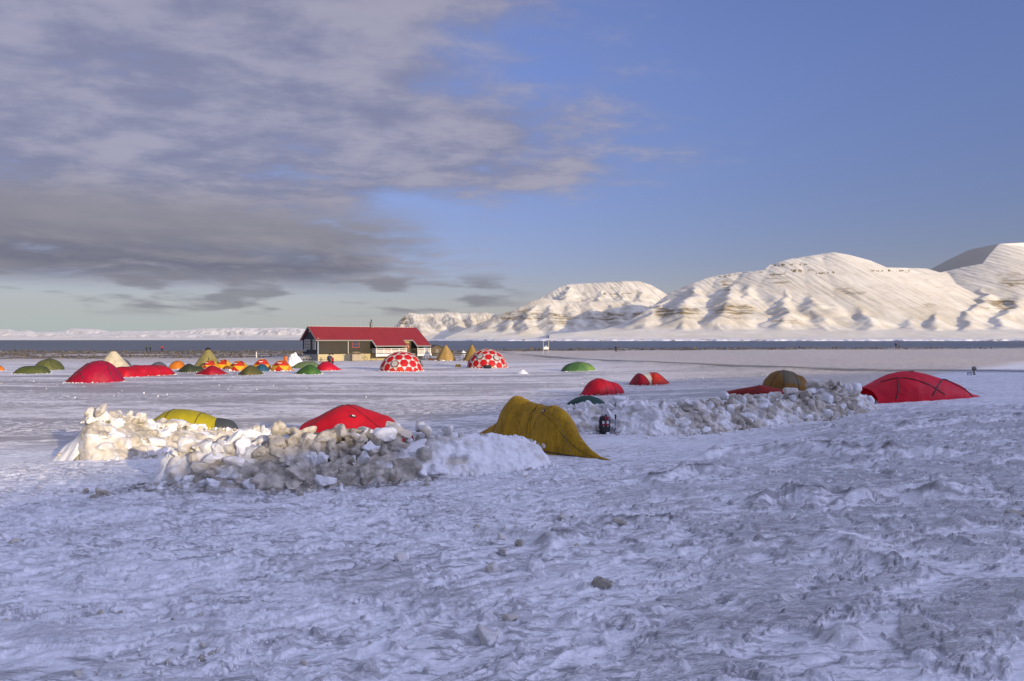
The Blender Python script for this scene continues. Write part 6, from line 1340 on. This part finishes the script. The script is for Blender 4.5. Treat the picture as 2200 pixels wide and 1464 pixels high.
# snow lumps thrown on the tent skirts, and crumbs over the field
tag(rubble('snow_lumps', SNOWROW, WM, 12, 2), 'lumps of snow and ice heaped on the tent skirts', 'snow lumps', kind='stuff')
def field_rubble():
    r = np.random.default_rng(5); pts = []
    for u, v, n, sp in ((95, 822, 30, 2.), (160, 826, 12, 1.5), (500, 812, 30, 1.4), (85, 838, 40, 2.5), (480, 832, 60, 3.), (210, 850, 40, 3), (1140, 806, 40, 2.), (990, 803, 40, 3.), (660, 806, 60, 1.6), (870, 800, 50, 3.), (1330, 700, 0, 1), (1120, 889, 6, .3), (1380, 830, 80, 2.5), (1450, 826, 120, 4.), (1470, 815, 80, 4), (1245, 803, 40, 2), (300, 812, 40, 3), (740, 790, 30, 4), (850, 786, 30, 5)):
        if not n: continue
        g = gp(u, v)
        for _ in range(n // 3): pts.append((g.x + r.normal() * sp, g.y + r.normal() * sp * .7, float(r.uniform(.03, .11)), float(r.choice([.03, .05, .9, 1.2]))))
    for _ in range(90):
        d = r.uniform(26, 110); pts.append((r.uniform(-.75, .6) * d, d, float(np.clip(r.lognormal(-3.2, .45), .02, .12)), float(r.choice([.02, .05, .1, 1.]))))
    return pts
tag(rubble('field_snow_crumbs', field_rubble(), WM, 14, 1), 'scattered snow crumbs and clods over the camp field', 'snow crumbs', kind='stuff')
def shore_stones():
    m, nt = new_mat('shore_stone'); t = NT(nt); n = t.noise(t.pos(), .9, 5, .7); t.out(t.mix(t.ramp(n, .35, .65), (.035, .030, .024), (.20, .165, .12)), .85, .3, t.bump(n, .6, .1))
    r = np.random.default_rng(8); pts = []
    while len(pts) < 9000:
        x = r.uniform(-160, 130); y = r.uniform(125, 228)
        if SHORE(np.array([x]), np.array([y]))[0] > r.uniform(.2, .9): pts.append((x, y, float(np.clip(r.lognormal(-1.55, .5), .08, .62)), 0))
    h = Heap()
    X = np.array([p[0] for p in pts]); Y = np.array([p[1] for p in pts]); Zm = macro(X, Y) + SHORE(X, Y) * (.22 * fbm(X / 2.2, Y / 5, 3, 90) + .35 * fbm(X / 9, Y / 12, 2, 92))
    for j, (x, y, sz, _) in enumerate(pts):
        V, Fc = chunk((x, y, Zm[j] + sz * .12), (sz * r.uniform(.9, 1.8), sz, sz * r.uniform(.4, .7)), tuple(r.uniform(0, 3, 3)), j, 1, .12, 2, 2.6); h.add(V, Fc, 1)
    tag(h.build('shore_stones', m), 'belt of dark stones and frozen wrack along the shore', 'stones', kind='stuff')
shore_stones()
